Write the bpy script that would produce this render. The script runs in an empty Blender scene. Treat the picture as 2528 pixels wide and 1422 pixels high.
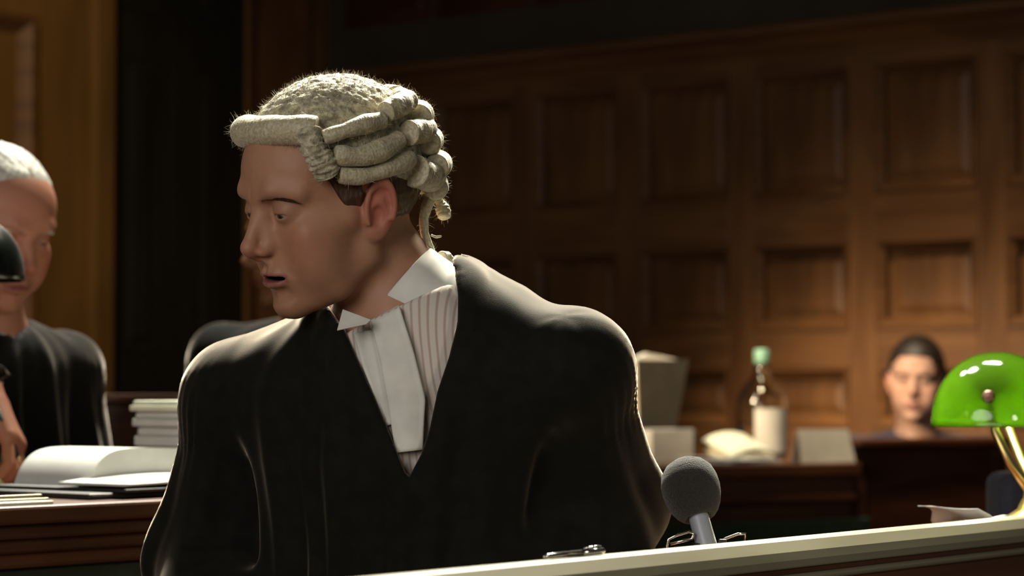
import bpy, math, random
import numpy as np
from mathutils import Vector, Matrix

# ------------------------------------------------------------------ camera, world, lights, exposure
SC = bpy.context.scene
COL = SC.collection
W_, H_ = 2528, 1422
FPX = 6000.0
PITCH = math.atan(249.0 / FPX)
CAMZ = 1.0
cam = bpy.data.cameras.new('camera')
cam.sensor_width = 36.0
cam.lens = FPX / W_ * 36.0
cam.clip_start = 0.05
cam.dof.use_dof = True
cam.dof.focus_distance = 2.50
cam.dof.aperture_fstop = 5.6
camo = bpy.data.objects.new('camera', cam)
COL.objects.link(camo)
camo.location = (0, 0, CAMZ)
camo.rotation_euler = (math.pi / 2 + PITCH, 0, 0)
SC.camera = camo

SC.view_settings.view_transform = 'Standard'
SC.view_settings.look = 'None'
SC.view_settings.gamma = 1.0
SC.view_settings.use_curve_mapping = False
SC.view_settings.exposure = 0.0

world = bpy.data.worlds.new('world')
SC.world = world
world.use_nodes = True
_bg = world.node_tree.nodes['Background']
_bg.inputs[0].default_value = (0.9, 0.92, 0.75, 1)
_bg.inputs[1].default_value = 0.05


def lamp(name, kind, loc, target, power, color, size=0.3, spot=60, blend=0.5):
    l = bpy.data.lights.new(name, kind)
    l.energy = power
    l.color = color
    if kind == 'AREA':
        l.shape = 'DISK'
        l.size = size
    if kind == 'SPOT':
        l.spot_size = math.radians(spot)
        l.spot_blend = blend
        l.shadow_soft_size = size
    if kind == 'POINT':
        l.shadow_soft_size = size
    o = bpy.data.objects.new(name, l)
    COL.objects.link(o)
    o.location = loc
    if target is not None:
        d = Vector(target) - Vector(loc)
        o.rotation_euler = d.to_track_quat('-Z', 'Y').to_euler()
    return o


# key spots from above and behind, soft left fill, then unseen spots added
lamp('overhead_lamp', 'SPOT', (-0.05, 4.7, 3.75), (-.1, 2.5, 1.1), 1900, (1, .95, .76), .25, 40, .6)
lamp('left_overhead_lamp', 'SPOT', (-0.7, 5.4, 3.8), (-.8, 3.6, 1.1), 850, (1, .97, .87), .25, 50, .6)
lamp('fill_lamp', 'AREA', (-1.5, -0.3, 1.9), (-.1, 2.5, 1.1), 44, (1, .93, .87), 1.8)
lamp('wall_spot', 'SPOT', (0.3, 4.9, 3.9), (1.10, 7.0, .20), 600, (1, .76, .46), .30, 36, 1.0)  # unseen spot added to pool light low on the panelling
lamp('low_wall_fill', 'SPOT', (-0.75, 4.9, 1.7), (1.15, 7.2, .60), 360, (1, .74, .44), .15, 32, 1.0)  # added warm spot lifting the bottom panel row, no fixture there
lamp('far_desk_fill', 'SPOT', (0.55, 6.2, 3.9), (.55, 5.9, .8), 330, (1, .95, .84), .25, 36, .8)  # unseen overhead spot added to brighten the far desk's papers
lamp('far_man_fill', 'SPOT', (-0.6, 4.6, 2.9), (1.08, 6.6, 1.02), 200, (1, .88, .78), .25, 16, .8)  # spot added for the far man's face, no visible source
lamp('back_wall_fill', 'SPOT', (-1.2, 4.2, 3.9), (-1.75, 7.6, 1.6), 200, (1, .78, .42), .30, 40, 1.0)  # added spot, brightens the ochre wall at the left
lamp('right_back_rim', 'SPOT', (0.75, 4.5, 3.0), (.0, 2.5, 1.1), 850, (1, .93, .74), .20, 34, .6)  # extra unseen rim light on the back curls and shoulder
lamp('front_right_fill', 'SPOT', (1.5, 0.3, 1.5), (.45, 2.5, .80), 60, (1, .9, .76), .30, 34, .9)  # low fill added to lighten the front of the desk rail


# ------------------------------------------------------------------ pixel <-> world helpers
_cp, _sp = math.cos(PITCH), math.sin(PITCH)


def P(px, py, d):
    """a world point that the photograph shows at pixel px,py, d metres in front of the camera"""
    a = (px - W_ / 2) / FPX * d
    b = (H_ / 2 - py) / FPX * d
    return Vector((a, d * _cp - b * _sp, CAMZ + d * _sp + b * _cp))


def Pz(px, py, z):
    """the point at height z seen at pixel px,py"""
    v = P(px, py, 1.0) - Vector((0, 0, CAMZ))
    t = (z - CAMZ) / v.z
    return Vector((0, 0, CAMZ)) + v * t


def proj(p):
    q = Vector(p) - Vector((0, 0, CAMZ))
    d = q.y * _cp + q.z * _sp
    b = -q.y * _sp + q.z * _cp
    return (W_ / 2 + q.x / d * FPX, H_ / 2 - b / d * FPX, d)


# ------------------------------------------------------------------ object helpers
def tag(o, label=None, cat=None, group=None, kind=None):
    if label: o['label'] = label
    if cat: o['category'] = cat
    if group: o['group'] = group
    if kind: o['kind'] = kind
    return o


def empty(name, loc, rz=0.0):
    o = bpy.data.objects.new(name, None)
    o.empty_display_size = 0.05
    o.location = loc
    o.rotation_euler = (0, 0, rz)
    COL.objects.link(o)
    return o


def mesh_obj(name, v, f, m, parent=None, smooth=True, col=None):
    me = bpy.data.meshes.new(name)
    v = np.asarray(v, float)
    me.from_pydata(v.tolist(), [], f.tolist() if isinstance(f, np.ndarray) else f)
    me.validate()
    if smooth:
        me.polygons.foreach_set('use_smooth', [True] * len(me.polygons))
    if col is not None:
        a = me.color_attributes.new('tint', 'FLOAT_COLOR', 'POINT')
        c4 = np.ones((len(v), 4), np.float32)
        c4[:, :3] = col
        a.data.foreach_set('color', c4.ravel())
    if m is not None:
        me.materials.append(m)
    o = bpy.data.objects.new(name, me)
    COL.objects.link(o)
    if parent is not None:
        o.parent = parent
    return o


class MB:
    """collects primitive shapes; build() links them as one mesh"""
    def __init__(s):
        s.v = []; s.f = []

    def add(s, v, f):
        n = len(s.v)
        s.v += [tuple(x) for x in v]
        s.f += [tuple(i + n for i in q) for q in f]
        return s

    def box(s, x0, x1, y0, y1, z0, z1, M=None):
        v = [(x, y, z) for z in (z0, z1) for y in (y0, y1) for x in (x0, x1)]
        if M is not None: v = [tuple(M @ Vector(p)) for p in v]
        return s.add(v, [(0, 2, 3, 1), (4, 5, 7, 6), (0, 1, 5, 4), (2, 6, 7, 3), (0, 4, 6, 2), (1, 3, 7, 5)])

    def tube(s, pts, rad, n=12, caps=True, groove=None, flat=None):
        """sweep of a circle along pts; rad a number, list, or function of t"""
        pts = [Vector(p) for p in pts]
        m = len(pts)
        up = None
        v = []; f = []
        for i, p in enumerate(pts):
            t = (pts[min(i + 1, m - 1)] - pts[max(i - 1, 0)]).normalized()
            if up is None:
                up = Vector((0, 0, 1)) if abs(t.z) < 0.9 else Vector((0, 1, 0))
            a = (up - t * up.dot(t)).normalized()
            up = a
            b = t.cross(a)
            r = rad(i / (m - 1)) if callable(rad) else (rad[i] if isinstance(rad, (list, tuple)) else rad)
            for j in range(n):
                th = 2 * math.pi * j / n
                rr = r * (1 + (groove(i / (m - 1), th) if groove else 0))
                fa = flat if flat else 1.0
                v.append(p + a * (math.cos(th) * rr) + b * (math.sin(th) * rr * fa))
        for i in range(m - 1):
            for j in range(n):
                k = (j + 1) % n
                f.append((i * n + j, i * n + k, (i + 1) * n + k, (i + 1) * n + j))
        if caps:
            f.append(tuple(range(n - 1, -1, -1)))
            f.append(tuple((m - 1) * n + j for j in range(n)))
        return s.add(v, f)

    def lathe(s, prof, n=24, M=None, closed=False):
        """profile [(r,z)...] turned about z"""
        v = []; f = []
        m = len(prof)
        for (r, z) in prof:
            for j in range(n):
                th = 2 * math.pi * j / n
                v.append((r * math.cos(th), r * math.sin(th), z))
        for i in range(m - 1):
            for j in range(n):
                k = (j + 1) % n
                f.append((i * n + j, i * n + k, (i + 1) * n + k, (i + 1) * n + j))
        if closed:
            for j in range(n):
                k = (j + 1) % n
                f.append(((m - 1) * n + j, (m - 1) * n + k, k, j))
        else:
            if prof[0][0] > 1e-6: f.append(tuple(range(n - 1, -1, -1)))
            if prof[-1][0] > 1e-6: f.append(tuple((m - 1) * n + j for j in range(n)))
        if M is not None: v = [tuple(M @ Vector(p)) for p in v]
        return s.add(v, f)

    def prism(s, poly, y0, y1, M=None):
        """polygon in x,z extruded along y"""
        n = len(poly)
        v = [(x, y0, z) for x, z in poly] + [(x, y1, z) for x, z in poly]
        f = [tuple(range(n)), tuple(range(2 * n - 1, n - 1, -1))]
        f += [(i, (i + 1) % n + 0, (i + 1) % n + n, i + n)[::-1] for i in range(n)]
        if M is not None: v = [tuple(M @ Vector(p)) for p in v]
        return s.add(v, f)

    def grid(s, fn, nu, nv):
        v = [tuple(fn(i / nu, j / nv)) for i in range(nu + 1) for j in range(nv + 1)]
        f = [(i * (nv + 1) + j, i * (nv + 1) + j + 1, (i + 1) * (nv + 1) + j + 1, (i + 1) * (nv + 1) + j)
             for i in range(nu) for j in range(nv)]
        return s.add(v, f)

    def build(s, name, m, parent=None, smooth=False, bevel=0.0, seg=2, angle=None, solid=0.0):
        o = mesh_obj(name, s.v, s.f, m, parent, smooth)
        if solid:
            md = o.modifiers.new('solid', 'SOLIDIFY'); md.thickness = solid; md.offset = 0
        if bevel:
            md = o.modifiers.new('bevel', 'BEVEL')
            md.width = bevel; md.segments = seg; md.limit_method = 'ANGLE'; md.angle_limit = math.radians(35)
            md.harden_normals = False
        if angle is not None:
            o.data.polygons.foreach_set('use_smooth', [True] * len(o.data.polygons))
            o.data.set_sharp_from_angle(angle=math.radians(angle))
        return o


def recalc(o):
    import bmesh
    bm = bmesh.new(); bm.from_mesh(o.data)
    bmesh.ops.recalc_face_normals(bm, faces=bm.faces)
    bm.to_mesh(o.data); bm.free()
    return o


# ------------------------------------------------------------------ materials
def mat(name, color, rough=0.5, metal=0.0, spec=0.5, sheen=0.0, sub=0.0, coat=0.0):
    m = bpy.data.materials.new(name); m.use_nodes = True
    b = m.node_tree.nodes['Principled BSDF']
    b.inputs['Base Color'].default_value = (*color, 1)
    b.inputs['Roughness'].default_value = rough
    b.inputs['Metallic'].default_value = metal
    b.inputs['Specular IOR Level'].default_value = spec
    if sheen:
        b.inputs['Sheen Weight'].default_value = sheen
        b.inputs['Sheen Roughness'].default_value = 0.4
    if coat: b.inputs['Coat Weight'].default_value = coat
    return m


def nodes_of(m):
    nt = m.node_tree
    return nt, nt.nodes, nt.links, nt.nodes['Principled BSDF']


def noisy(m, c1, c2, scale=(8, 8, 8), detail=6, bump=0.1, bscale=None, coords='Object', rough_var=0.0, lo=0.35, hi=0.65, dist=0.004):
    """colour varying between c1 and c2 with noise, and a fine bump"""
    nt, N, L, b = nodes_of(m)
    tc = N.new('ShaderNodeTexCoord')
    mp = N.new('ShaderNodeMapping'); mp.inputs['Scale'].default_value = scale
    L.new(tc.outputs[coords], mp.inputs[0])
    nz = N.new('ShaderNodeTexNoise'); nz.inputs['Scale'].default_value = 1.0; nz.inputs['Detail'].default_value = detail
    L.new(mp.outputs[0], nz.inputs[0])
    cr = N.new('ShaderNodeValToRGB')
    cr.color_ramp.elements[0].position = lo; cr.color_ramp.elements[0].color = (*c1, 1)
    cr.color_ramp.elements[1].position = hi; cr.color_ramp.elements[1].color = (*c2, 1)
    L.new(nz.outputs[0], cr.inputs[0])
    L.new(cr.outputs[0], b.inputs['Base Color'])
    if bump:
        bp = N.new('ShaderNodeBump'); bp.inputs['Strength'].default_value = bump; bp.inputs['Distance'].default_value = dist
        src = nz
        if bscale:
            src = N.new('ShaderNodeTexNoise'); src.inputs['Scale'].default_value = bscale; src.inputs['Detail'].default_value = 4
            L.new(tc.outputs[coords], src.inputs[0])
        L.new(src.outputs[0], bp.inputs['Height'])
        L.new(bp.outputs[0], b.inputs['Normal'])
    return m


def tinted(m, detail=0.25, scale=90.0, bump=0.15, dist=0.002):
    """base colour from the mesh's tint attribute with a little mottling and pores"""
    nt, N, L, b = nodes_of(m)
    at = N.new('ShaderNodeVertexColor'); at.layer_name = 'tint'
    tc = N.new('ShaderNodeTexCoord')
    nz = N.new('ShaderNodeTexNoise'); nz.inputs['Scale'].default_value = scale; nz.inputs['Detail'].default_value = 5
    L.new(tc.outputs['Object'], nz.inputs[0])
    mr = N.new('ShaderNodeMapRange'); mr.inputs[3].default_value = 1 - detail; mr.inputs[4].default_value = 1 + detail
    L.new(nz.outputs[0], mr.inputs[0])
    mx = N.new('ShaderNodeVectorMath'); mx.operation = 'MULTIPLY'
    L.new(at.outputs[0], mx.inputs[0]); L.new(mr.outputs[0], mx.inputs[1])
    L.new(mx.outputs[0], b.inputs['Base Color'])
    bp = N.new('ShaderNodeBump'); bp.inputs['Strength'].default_value = bump; bp.inputs['Distance'].default_value = dist
    L.new(nz.outputs[0], bp.inputs['Height']); L.new(bp.outputs[0], b.inputs['Normal'])
    return m


# ------------------------------------------------------------------ signed distance modelling
def V3(*a): return np.array(a, float)


def ell(p, c, r, R=None):
    q = p - np.asarray(c, float)
    if R is not None: q = q @ R
    r = np.asarray(r, float)
    k0 = np.sqrt(((q / r) ** 2).sum(1)); k1 = np.sqrt(((q / (r * r)) ** 2).sum(1))
    return k0 * (k0 - 1) / np.maximum(k1, 1e-9)


def cap(p, a, b, ra, rb=None):
    a = np.asarray(a, float); b = np.asarray(b, float)
    rb = ra if rb is None else rb
    ab = b - a
    h = np.clip(((p - a) @ ab) / max(ab @ ab, 1e-12), 0, 1)
    return np.sqrt((((p - a) - h[:, None] * ab) ** 2).sum(1)) - (ra + (rb - ra) * h)


def chain(p, pts, rad, k=0.0):
    d = None
    for i in range(len(pts) - 1):
        e = cap(p, pts[i], pts[i + 1], rad[i], rad[i + 1])
        d = e if d is None else (smin(d, e, k) if k else np.minimum(d, e))
    return d


def smin(a, b, k):
    h = np.maximum(k - np.abs(a - b), 0) / k
    return np.minimum(a, b) - h * h * k * 0.25


def smax(a, b, k): return -smin(-a, -b, k)


def ssub(a, b, k): return smax(a, -b, k)


def rotm(ax, deg):
    return np.array(Matrix.Rotation(math.radians(deg), 3, ax))


def polygonize(fn, xs, ys, zs, block=8, slack=2.2, newton=2):
    """surface nets on a rectilinear grid, evaluated only near the surface"""
    nx, ny, nz = len(xs), len(ys), len(zs)
    F = np.empty((nx, ny, nz), np.float32)
    bi = lambda n: [(i, min(i + block, n)) for i in range(0, n, block)]
    bx, by, bz = bi(nx), bi(ny), bi(nz)
    cen = []; rad = []; idx = []
    for (a0, a1) in bx:
        for (b0, b1) in by:
            for (c0, c1) in bz:
                lo = (xs[a0], ys[b0], zs[c0]); hi = (xs[a1 - 1], ys[b1 - 1], zs[c1 - 1])
                cen.append([(l + h) / 2 for l, h in zip(lo, hi)])
                rad.append(0.5 * math.sqrt(sum((h - l) ** 2 for l, h in zip(lo, hi))))
                idx.append((a0, a1, b0, b1, c0, c1))
    cen = np.array(cen); rad = np.array(rad)
    fc = fn(cen)
    cell = max(np.diff(xs).max(), np.diff(ys).max(), np.diff(zs).max())
    near = np.abs(fc) < rad * slack + cell
    todo = []
    for k, (a0, a1, b0, b1, c0, c1) in enumerate(idx):
        if near[k]:
            todo.append(k)
        else:
            F[a0:a1, b0:b1, c0:c1] = 1 if fc[k] > 0 else -1
    ch = 400
    for s in range(0, len(todo), ch):
        pts = []; where = []
        for k in todo[s:s + ch]:
            a0, a1, b0, b1, c0, c1 = idx[k]
            g = np.stack(np.meshgrid(xs[a0:a1], ys[b0:b1], zs[c0:c1], indexing='ij'), -1)
            pts.append(g.reshape(-1, 3)); where.append((k, g.shape[:3]))
        val = fn(np.concatenate(pts))
        o = 0
        for (k, sh) in where:
            a0, a1, b0, b1, c0, c1 = idx[k]
            n = sh[0] * sh[1] * sh[2]
            F[a0:a1, b0:b1, c0:c1] = val[o:o + n].reshape(sh); o += n
    S = F < 0
    cnt = np.zeros((nx - 1, ny - 1, nz - 1), np.int8)
    for i in (0, 1):
        for j in (0, 1):
            for k in (0, 1):
                cnt += S[i:nx - 1 + i, j:ny - 1 + j, k:nz - 1 + k]
    act = (cnt > 0) & (cnt < 8)
    ci = np.argwhere(act)
    vid = np.full(act.shape, -1, np.int32)
    vid[act] = np.arange(len(ci))
    acc = np.zeros((len(ci), 3)); num = np.zeros(len(ci))
    X = (np.asarray(xs), np.asarray(ys), np.asarray(zs))
    for ax in range(3):
        o1, o2 = [a for a in range(3) if a != ax]
        for u in (0, 1):
            for w in (0, 1):
                A = ci.copy(); A[:, o1] += u; A[:, o2] += w
                B = A.copy(); B[:, ax] += 1
                fa = F[A[:, 0], A[:, 1], A[:, 2]]; fb = F[B[:, 0], B[:, 1], B[:, 2]]
                m = (fa < 0) != (fb < 0)
                t = np.where(m, fa / np.where(m, fa - fb, 1), 0)
                pt = np.empty((len(ci), 3))
                pt[:, o1] = X[o1][A[:, o1]]; pt[:, o2] = X[o2][A[:, o2]]
                pt[:, ax] = X[ax][A[:, ax]] * (1 - t) + X[ax][B[:, ax]] * t
                acc[m] += pt[m]; num[m] += 1
    v = acc / num[:, None]
    faces = []
    for ax in range(3):
        o1, o2 = (ax + 1) % 3, (ax + 2) % 3
        sl = [slice(1, n - 1) for n in (nx, ny, nz)]
        sl0 = list(sl); sl1 = list(sl)
        n = (nx, ny, nz)[ax]
        sl0[ax] = slice(0, n - 1); sl1[ax] = slice(1, n)
        s0 = S[tuple(sl0)]; s1 = S[tuple(sl1)]
        e = np.argwhere(s0 != s1)
        flip = s0[s0 != s1]
        for a in range(3):
            if a != ax: e[:, a] += 1
        def cell_id(d1, d2):
            c = e.copy(); c[:, o1] -= d1; c[:, o2] -= d2
            return vid[c[:, 0], c[:, 1], c[:, 2]]
        q = np.stack([cell_id(1, 1), cell_id(0, 1), cell_id(0, 0), cell_id(1, 0)], 1)
        q[~flip] = q[~flip][:, ::-1]
        faces.append(q)
    f = np.concatenate(faces)
    f = f[(f >= 0).all(1)]
    h = 0.0004
    for _ in range(newton):
        f0 = fn(v)
        g = np.stack([fn(v + np.eye(3)[a] * h) - f0 for a in range(3)], 1) / h
        g2 = np.maximum((g * g).sum(1), 0.1)
        st = (f0 / g2)[:, None] * g
        ln = np.sqrt((st * st).sum(1))[:, None]
        v = v - st * np.minimum(1, 0.0012 / np.maximum(ln, 1e-9))
    return v, f


def axis(lo, hi, dlo, dhi, fine, coarse):
    """grid lines: fine between dlo..dhi, growing to coarse outside"""
    x = list(np.arange(dlo, dhi, fine))
    s = fine
    y = dlo
    left = []
    while y > lo:
        s = min(coarse, s * 1.25); y -= s; left.append(y)
    s = fine; y = x[-1]
    while y < hi:
        s = min(coarse, s * 1.25); y += s; x.append(y)
    return np.array(left[::-1] + x)


def hashnoise(p, seed=0):
    """cheap smooth noise: a few rotated sine products, about -1..1"""
    rs = np.random.RandomState(seed)
    d = 0
    for i in range(4):
        A = rs.normal(size=(3, 3)); ph = rs.uniform(0, 6.28, 3)
        q = p @ A + ph
        d = d + np.sin(q[:, 0]) * np.sin(q[:, 1] + 0.7 * np.sin(q[:, 2]))
    return d / 2.2
# ------------------------------------------------------------------ heads (centimetres: x to the person's left, y forward, z up, eyes at z = 0)
def make_head_fn(jaw=1.0, wide=1.0, nose=1.0, mouth_open=0.3, brow=1.0, cheek=1.0, chin=1.0, lid=0.30):
    Rear = rotm('Z', 24) @ rotm('X', 14)

    def fn(p):
        p = p.copy()
        p[:, 0] = np.abs(p[:, 0]) / wide
        d = ell(p, (0, -0.9, 3.0), (7.4, 9.5, 8.5))
        d = smin(d, ell(p, (0, 4.0, 3.4), (6.0, 5.3, 5.4)), 2.0)
        d = smin(d, ell(p, (0, 2.9, -2.6), (5.9, 5.9, 6.6)), 2.0)
        d = smin(d, ell(p, (0, 4.2, -7.2), (4.3 * jaw, 4.5, 3.6)), 1.6)
        # jaw line
        d = smin(d, chain(p, [(0.9, 7.0, -9.9), (4.0 * jaw, 3.7, -8.6), (5.4 * jaw, 0.5, -6.0), (6.0, -0.2, -2.2)], [1.0, 1.2, 1.3, 1.2], 0.8), 2.2)
        d = smin(d, ell(p, (0, 7.3, -9.8), (1.5 * chin, 1.5 * chin, 1.4)), 1.6)
        # cheekbone, brow, temple
        d = smin(d, cap(p, (4.4, 6.4, -2.5), (6.2, 2.6, -1.7), 1.25 * cheek, 0.9), 2.0)
        d = smin(d, chain(p, [(0.5, 8.9, 1.7), (2.6, 8.65, 2.25), (4.9, 6.9, 1.7)], [0.75 * brow, 0.8 * brow, 0.6], 0.5), 1.3)
        d = ssub(d, ell(p, (8.3, 4.4, 2.6), (1.5, 2.6, 2.8)), 1.6)
        # sockets
        d = ssub(d, ell(p, (3.1, 9.5, 0.0), (1.8, 1.5, 1.15)), 1.1)
        d = ssub(d, ell(p, (1.75, 9.6, -0.3), (0.7, 1.3, 1.2)), 0.8)
        d = smin(d, ell(p, (3.9, 5.2, -5.2), (2.3, 2.6, 2.9)), 2.2)
        # muzzle
        d = smin(d, ell(p, (0, 6.65, -6.4), (2.9, 2.75, 2.5)), 1.2)
        # nose
        nz = cap(p, (0, 8.75, 0.9), (0, 10.95 * nose, -3.1), 0.62, 0.76)
        nz = smin(nz, ell(p, (0, 10.95 * nose, -3.3), (0.80, 0.88, 0.74)), 0.6)
        nz = smin(nz, ell(p, (0.92, 9.8, -3.85), (0.50, 0.85, 0.52)), 0.6)
        nz = smin(nz, cap(p, (0, 10.9 * nose, -3.8), (0, 9.4, -4.9), 0.5, 0.45), 0.4)
        nz = smin(nz, cap(p, (0.32, 8.95, -0.6), (0.75, 8.95, -3.0), 0.76, 0.82), 0.8)
        d = smin(d, nz, 0.9)
        d = ssub(d, ell(p, (0.55, 10.35, -4.7), (0.3, 0.6, 0.35)), 0.3)
        # alar crease and nasolabial fold
        d = ssub(d, chain(p, [(2.05, 10.0, -3.5), (2.35, 9.4, -4.7), (3.3, 8.6, -6.6)], [0.15, 0.2, 0.12]), 0.7)
        # lips
        z0 = -6.85
        up = chain(p, [(0.35, 9.35, z0 + .62), (1.2, 9.05, z0 + .52), (2.35, 8.15, z0 + .08)], [0.46, 0.42, 0.22], 0.2)
        lo = chain(p, [(0.0, 9.12, z0 - .72), (1.2, 8.85, z0 - .62), (2.35, 8.1, z0 - .08)], [0.56, 0.52, 0.22], 0.2)
        d = smin(d, up, 0.45)
        d = smin(d, lo, 0.45)
        d = ssub(d, ell(p, (0, 9.0, z0 + 0.02), (2.25, 1.8, mouth_open)), 0.22)
        d = ssub(d, ell(p, (0, 9.95, -5.7), (0.28, 0.5, 0.7)), 0.5)
        d = ssub(d, cap(p, (0, 9.55, -8.75), (1.5, 8.95, -8.6), 0.62), 1.0)
        # eyelids over the eyeball
        d = smin(d, ell(p, (2.95, 7.5, 0.0), (1.5, 1.40, 1.34)), 0.6)
        d = ssub(d, ell(p, (2.95, 9.15, -0.36), (1.32, 1.25, lid)), 0.12)
        # ear
        q = p - np.array((7.5, -0.55, -1.5))
        q = q @ Rear * 1.08
        e = ell(q, (0.25, 0, 0.2), (0.62, 1.75, 3.1))
        e = smin(e, ell(q, (0.0, 0.35, -2.6), (0.5, 1.05, 1.0)), 0.8)
        rim = np.sqrt((np.sqrt((q[:, 1] / 1.55) ** 2 + ((q[:, 2] - 0.35) / 2.75) ** 2 + 1e-9) - 1) ** 2 * 2.6 + ((q[:, 0] - 0.72) * 1.0) ** 2) - 0.34
        rim = np.maximum(rim, 0.2 - (q[:, 2] + 1.6 - 0.8 * (q[:, 1] < 0)) * 0.6 - 0.3)
        e = smin(e, rim, 0.3)
        e = ssub(e, ell(q, (0.95, 0.25, -0.7), (0.75, 0.85, 1.25)), 0.4)
        e = ssub(e, chain(q, [(1.0, 0.75, 1.6), (1.0, -0.35, 2.0), (1.0, -0.85, 0.6)], [0.28, 0.3, 0.25]), 0.35)
        e = smin(e, ell(q, (0.35, 1.35, -0.9), (0.45, 0.4, 0.7)), 0.4)
        d = smin(d, e, 0.45)
        return d
    return fn


SKIN = {'fair': dict(base=(.36, .185, .110), red=(.36, .12, .08), lip=(.27, .105, .08), dark=(.25, .125, .073)),
        'ruddy': dict(base=(.46, .20, .13), red=(.46, .12, .085), lip=(.34, .12, .09), dark=(.32, .14, .09)),
        'pale': dict(base=(.50, .30, .22), red=(.46, .22, .16), lip=(.38, .17, .13), dark=(.32, .19, .13)),
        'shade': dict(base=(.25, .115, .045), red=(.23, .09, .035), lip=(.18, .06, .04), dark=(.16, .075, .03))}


def skin_tint(q, pal, stubble=0.4):
    """q: head-space cm"""
    n = len(q)
    c = np.tile(np.array(pal['base']), (n, 1))
    x = np.abs(q[:, 0])

    def blend(c, col, w):
        return c * (1 - w[:, None]) + np.array(col) * w[:, None]
    g = lambda cx, cy, cz, r: np.exp(-(((x - cx) ** 2 + (q[:, 1] - cy) ** 2 + (q[:, 2] - cz) ** 2) / (r * r)))
    c = blend(c, pal['red'], 0.55 * g(4.5, 7.0, -3.6, 2.4))
    c = blend(c, pal['red'], 0.6 * g(0, 11.5, -4.2, 1.6))
    c = blend(c, pal['red'], 0.95 * np.clip(g(8.4, -1.2, -1.0, 3.1) * 1.5, 0, 1) * (x > 7.0))
    c = blend(c, pal['dark'], stubble * np.clip(g(0, 7, -10, 5.0) + g(5.3, 2, -7, 3.5), 0, 1))
    c = blend(c, pal['dark'], 0.6 * g(3.1, 8.6, 0.75, 1.5))
    lipm = np.clip(1.3 - np.abs((q[:, 2] + 6.85) / (0.95 - 0.16 * x)) * 1.15, 0, 1) * (x < 2.5) * (q[:, 1] > 7.2) * (q[:, 2] < -5.2)
    c = blend(c, pal['lip'], np.clip(lipm * 1.6, 0, 1))
    inn = ((np.abs(q[:, 2] + 6.85) < 0.35) & (x < 2.0) & (q[:, 1] < 8.5) & (q[:, 1] > 6.0)).astype(float)
    c = blend(c, (.03, .008, .006), inn)
    return c


def head_xf(center, yaw, pitch, roll):
    """rotation matrix R (columns = head x,y,z axes in world). yaw 0 faces the camera (-Y)."""
    R0 = np.array(Matrix.Rotation(math.pi, 3, 'Z'))        # facing -Y, person's left to +X
    Ry = rotm('Z', yaw)
    return Ry @ R0 @ rotm('Y', roll) @ rotm('X', pitch)


def hand_fn(p, wrist, d, up, side, curl=0.5, size=1.0):
    """right-handed unit axes: d along the fingers, up the back of the hand, side towards the thumb; distances in metres"""
    D, U, S = (np.asarray(Vector(x).normalized()) for x in (d, up, side))
    w = np.asarray(wrist, float)
    at = lambda a, b, c: w + (D * a + U * b + S * c) * size
    e = chain(p, [at(-.03, 0, 0), at(.03, .002, .004), at(.085, .004, .018)], [.026 * size, .024 * size, .014 * size])
    for c in (.006, -.008, -.022):
        e = smin(e, chain(p, [at(.03, .002, c * .8), at(.088, .005, c)], [.017 * size, .0125 * size]), .012)
    L = [(.020, .040, .024, .020), (.007, .045, .027, .021), (-.008, .041, .025, .020), (-.023, .032, .019, .017)]
    for c, l1, l2, l3 in L:
        a = curl; q = [(.088, .004)]
        for l, k in ((l1, .6), (l2, 1.6), (l3, 2.3)):
            x, y = q[-1]; t = a * k
            q.append((x + l * math.cos(t), y - l * math.sin(t)))
        e = smin(e, chain(p, [at(x, y, c) for x, y in q], [.0098 * size, .0088 * size, .0078 * size, .0068 * size]), .004)
    th = [at(.015, -.006, .022), at(.045, -.016, .042), at(.075, -.028, .040), at(.098, -.036, .030)]
    return smin(e, chain(p, th, [.015 * size, .012 * size, .0105 * size, .008 * size]), .008)


def zones(lo, hi, zs):
    """grid lines between lo and hi: fine inside the zones (a, b, step), coarse outside"""
    coarse = 0.014
    x = [lo]
    while x[-1] < hi:
        c = x[-1]; st = coarse
        for a, b, s in zs:
            g = max(a - c, c - b, 0.0)
            st = min(st, s + g * 0.25)
        x.append(c + max(st, 0.0008))
    return np.array(x)


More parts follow.
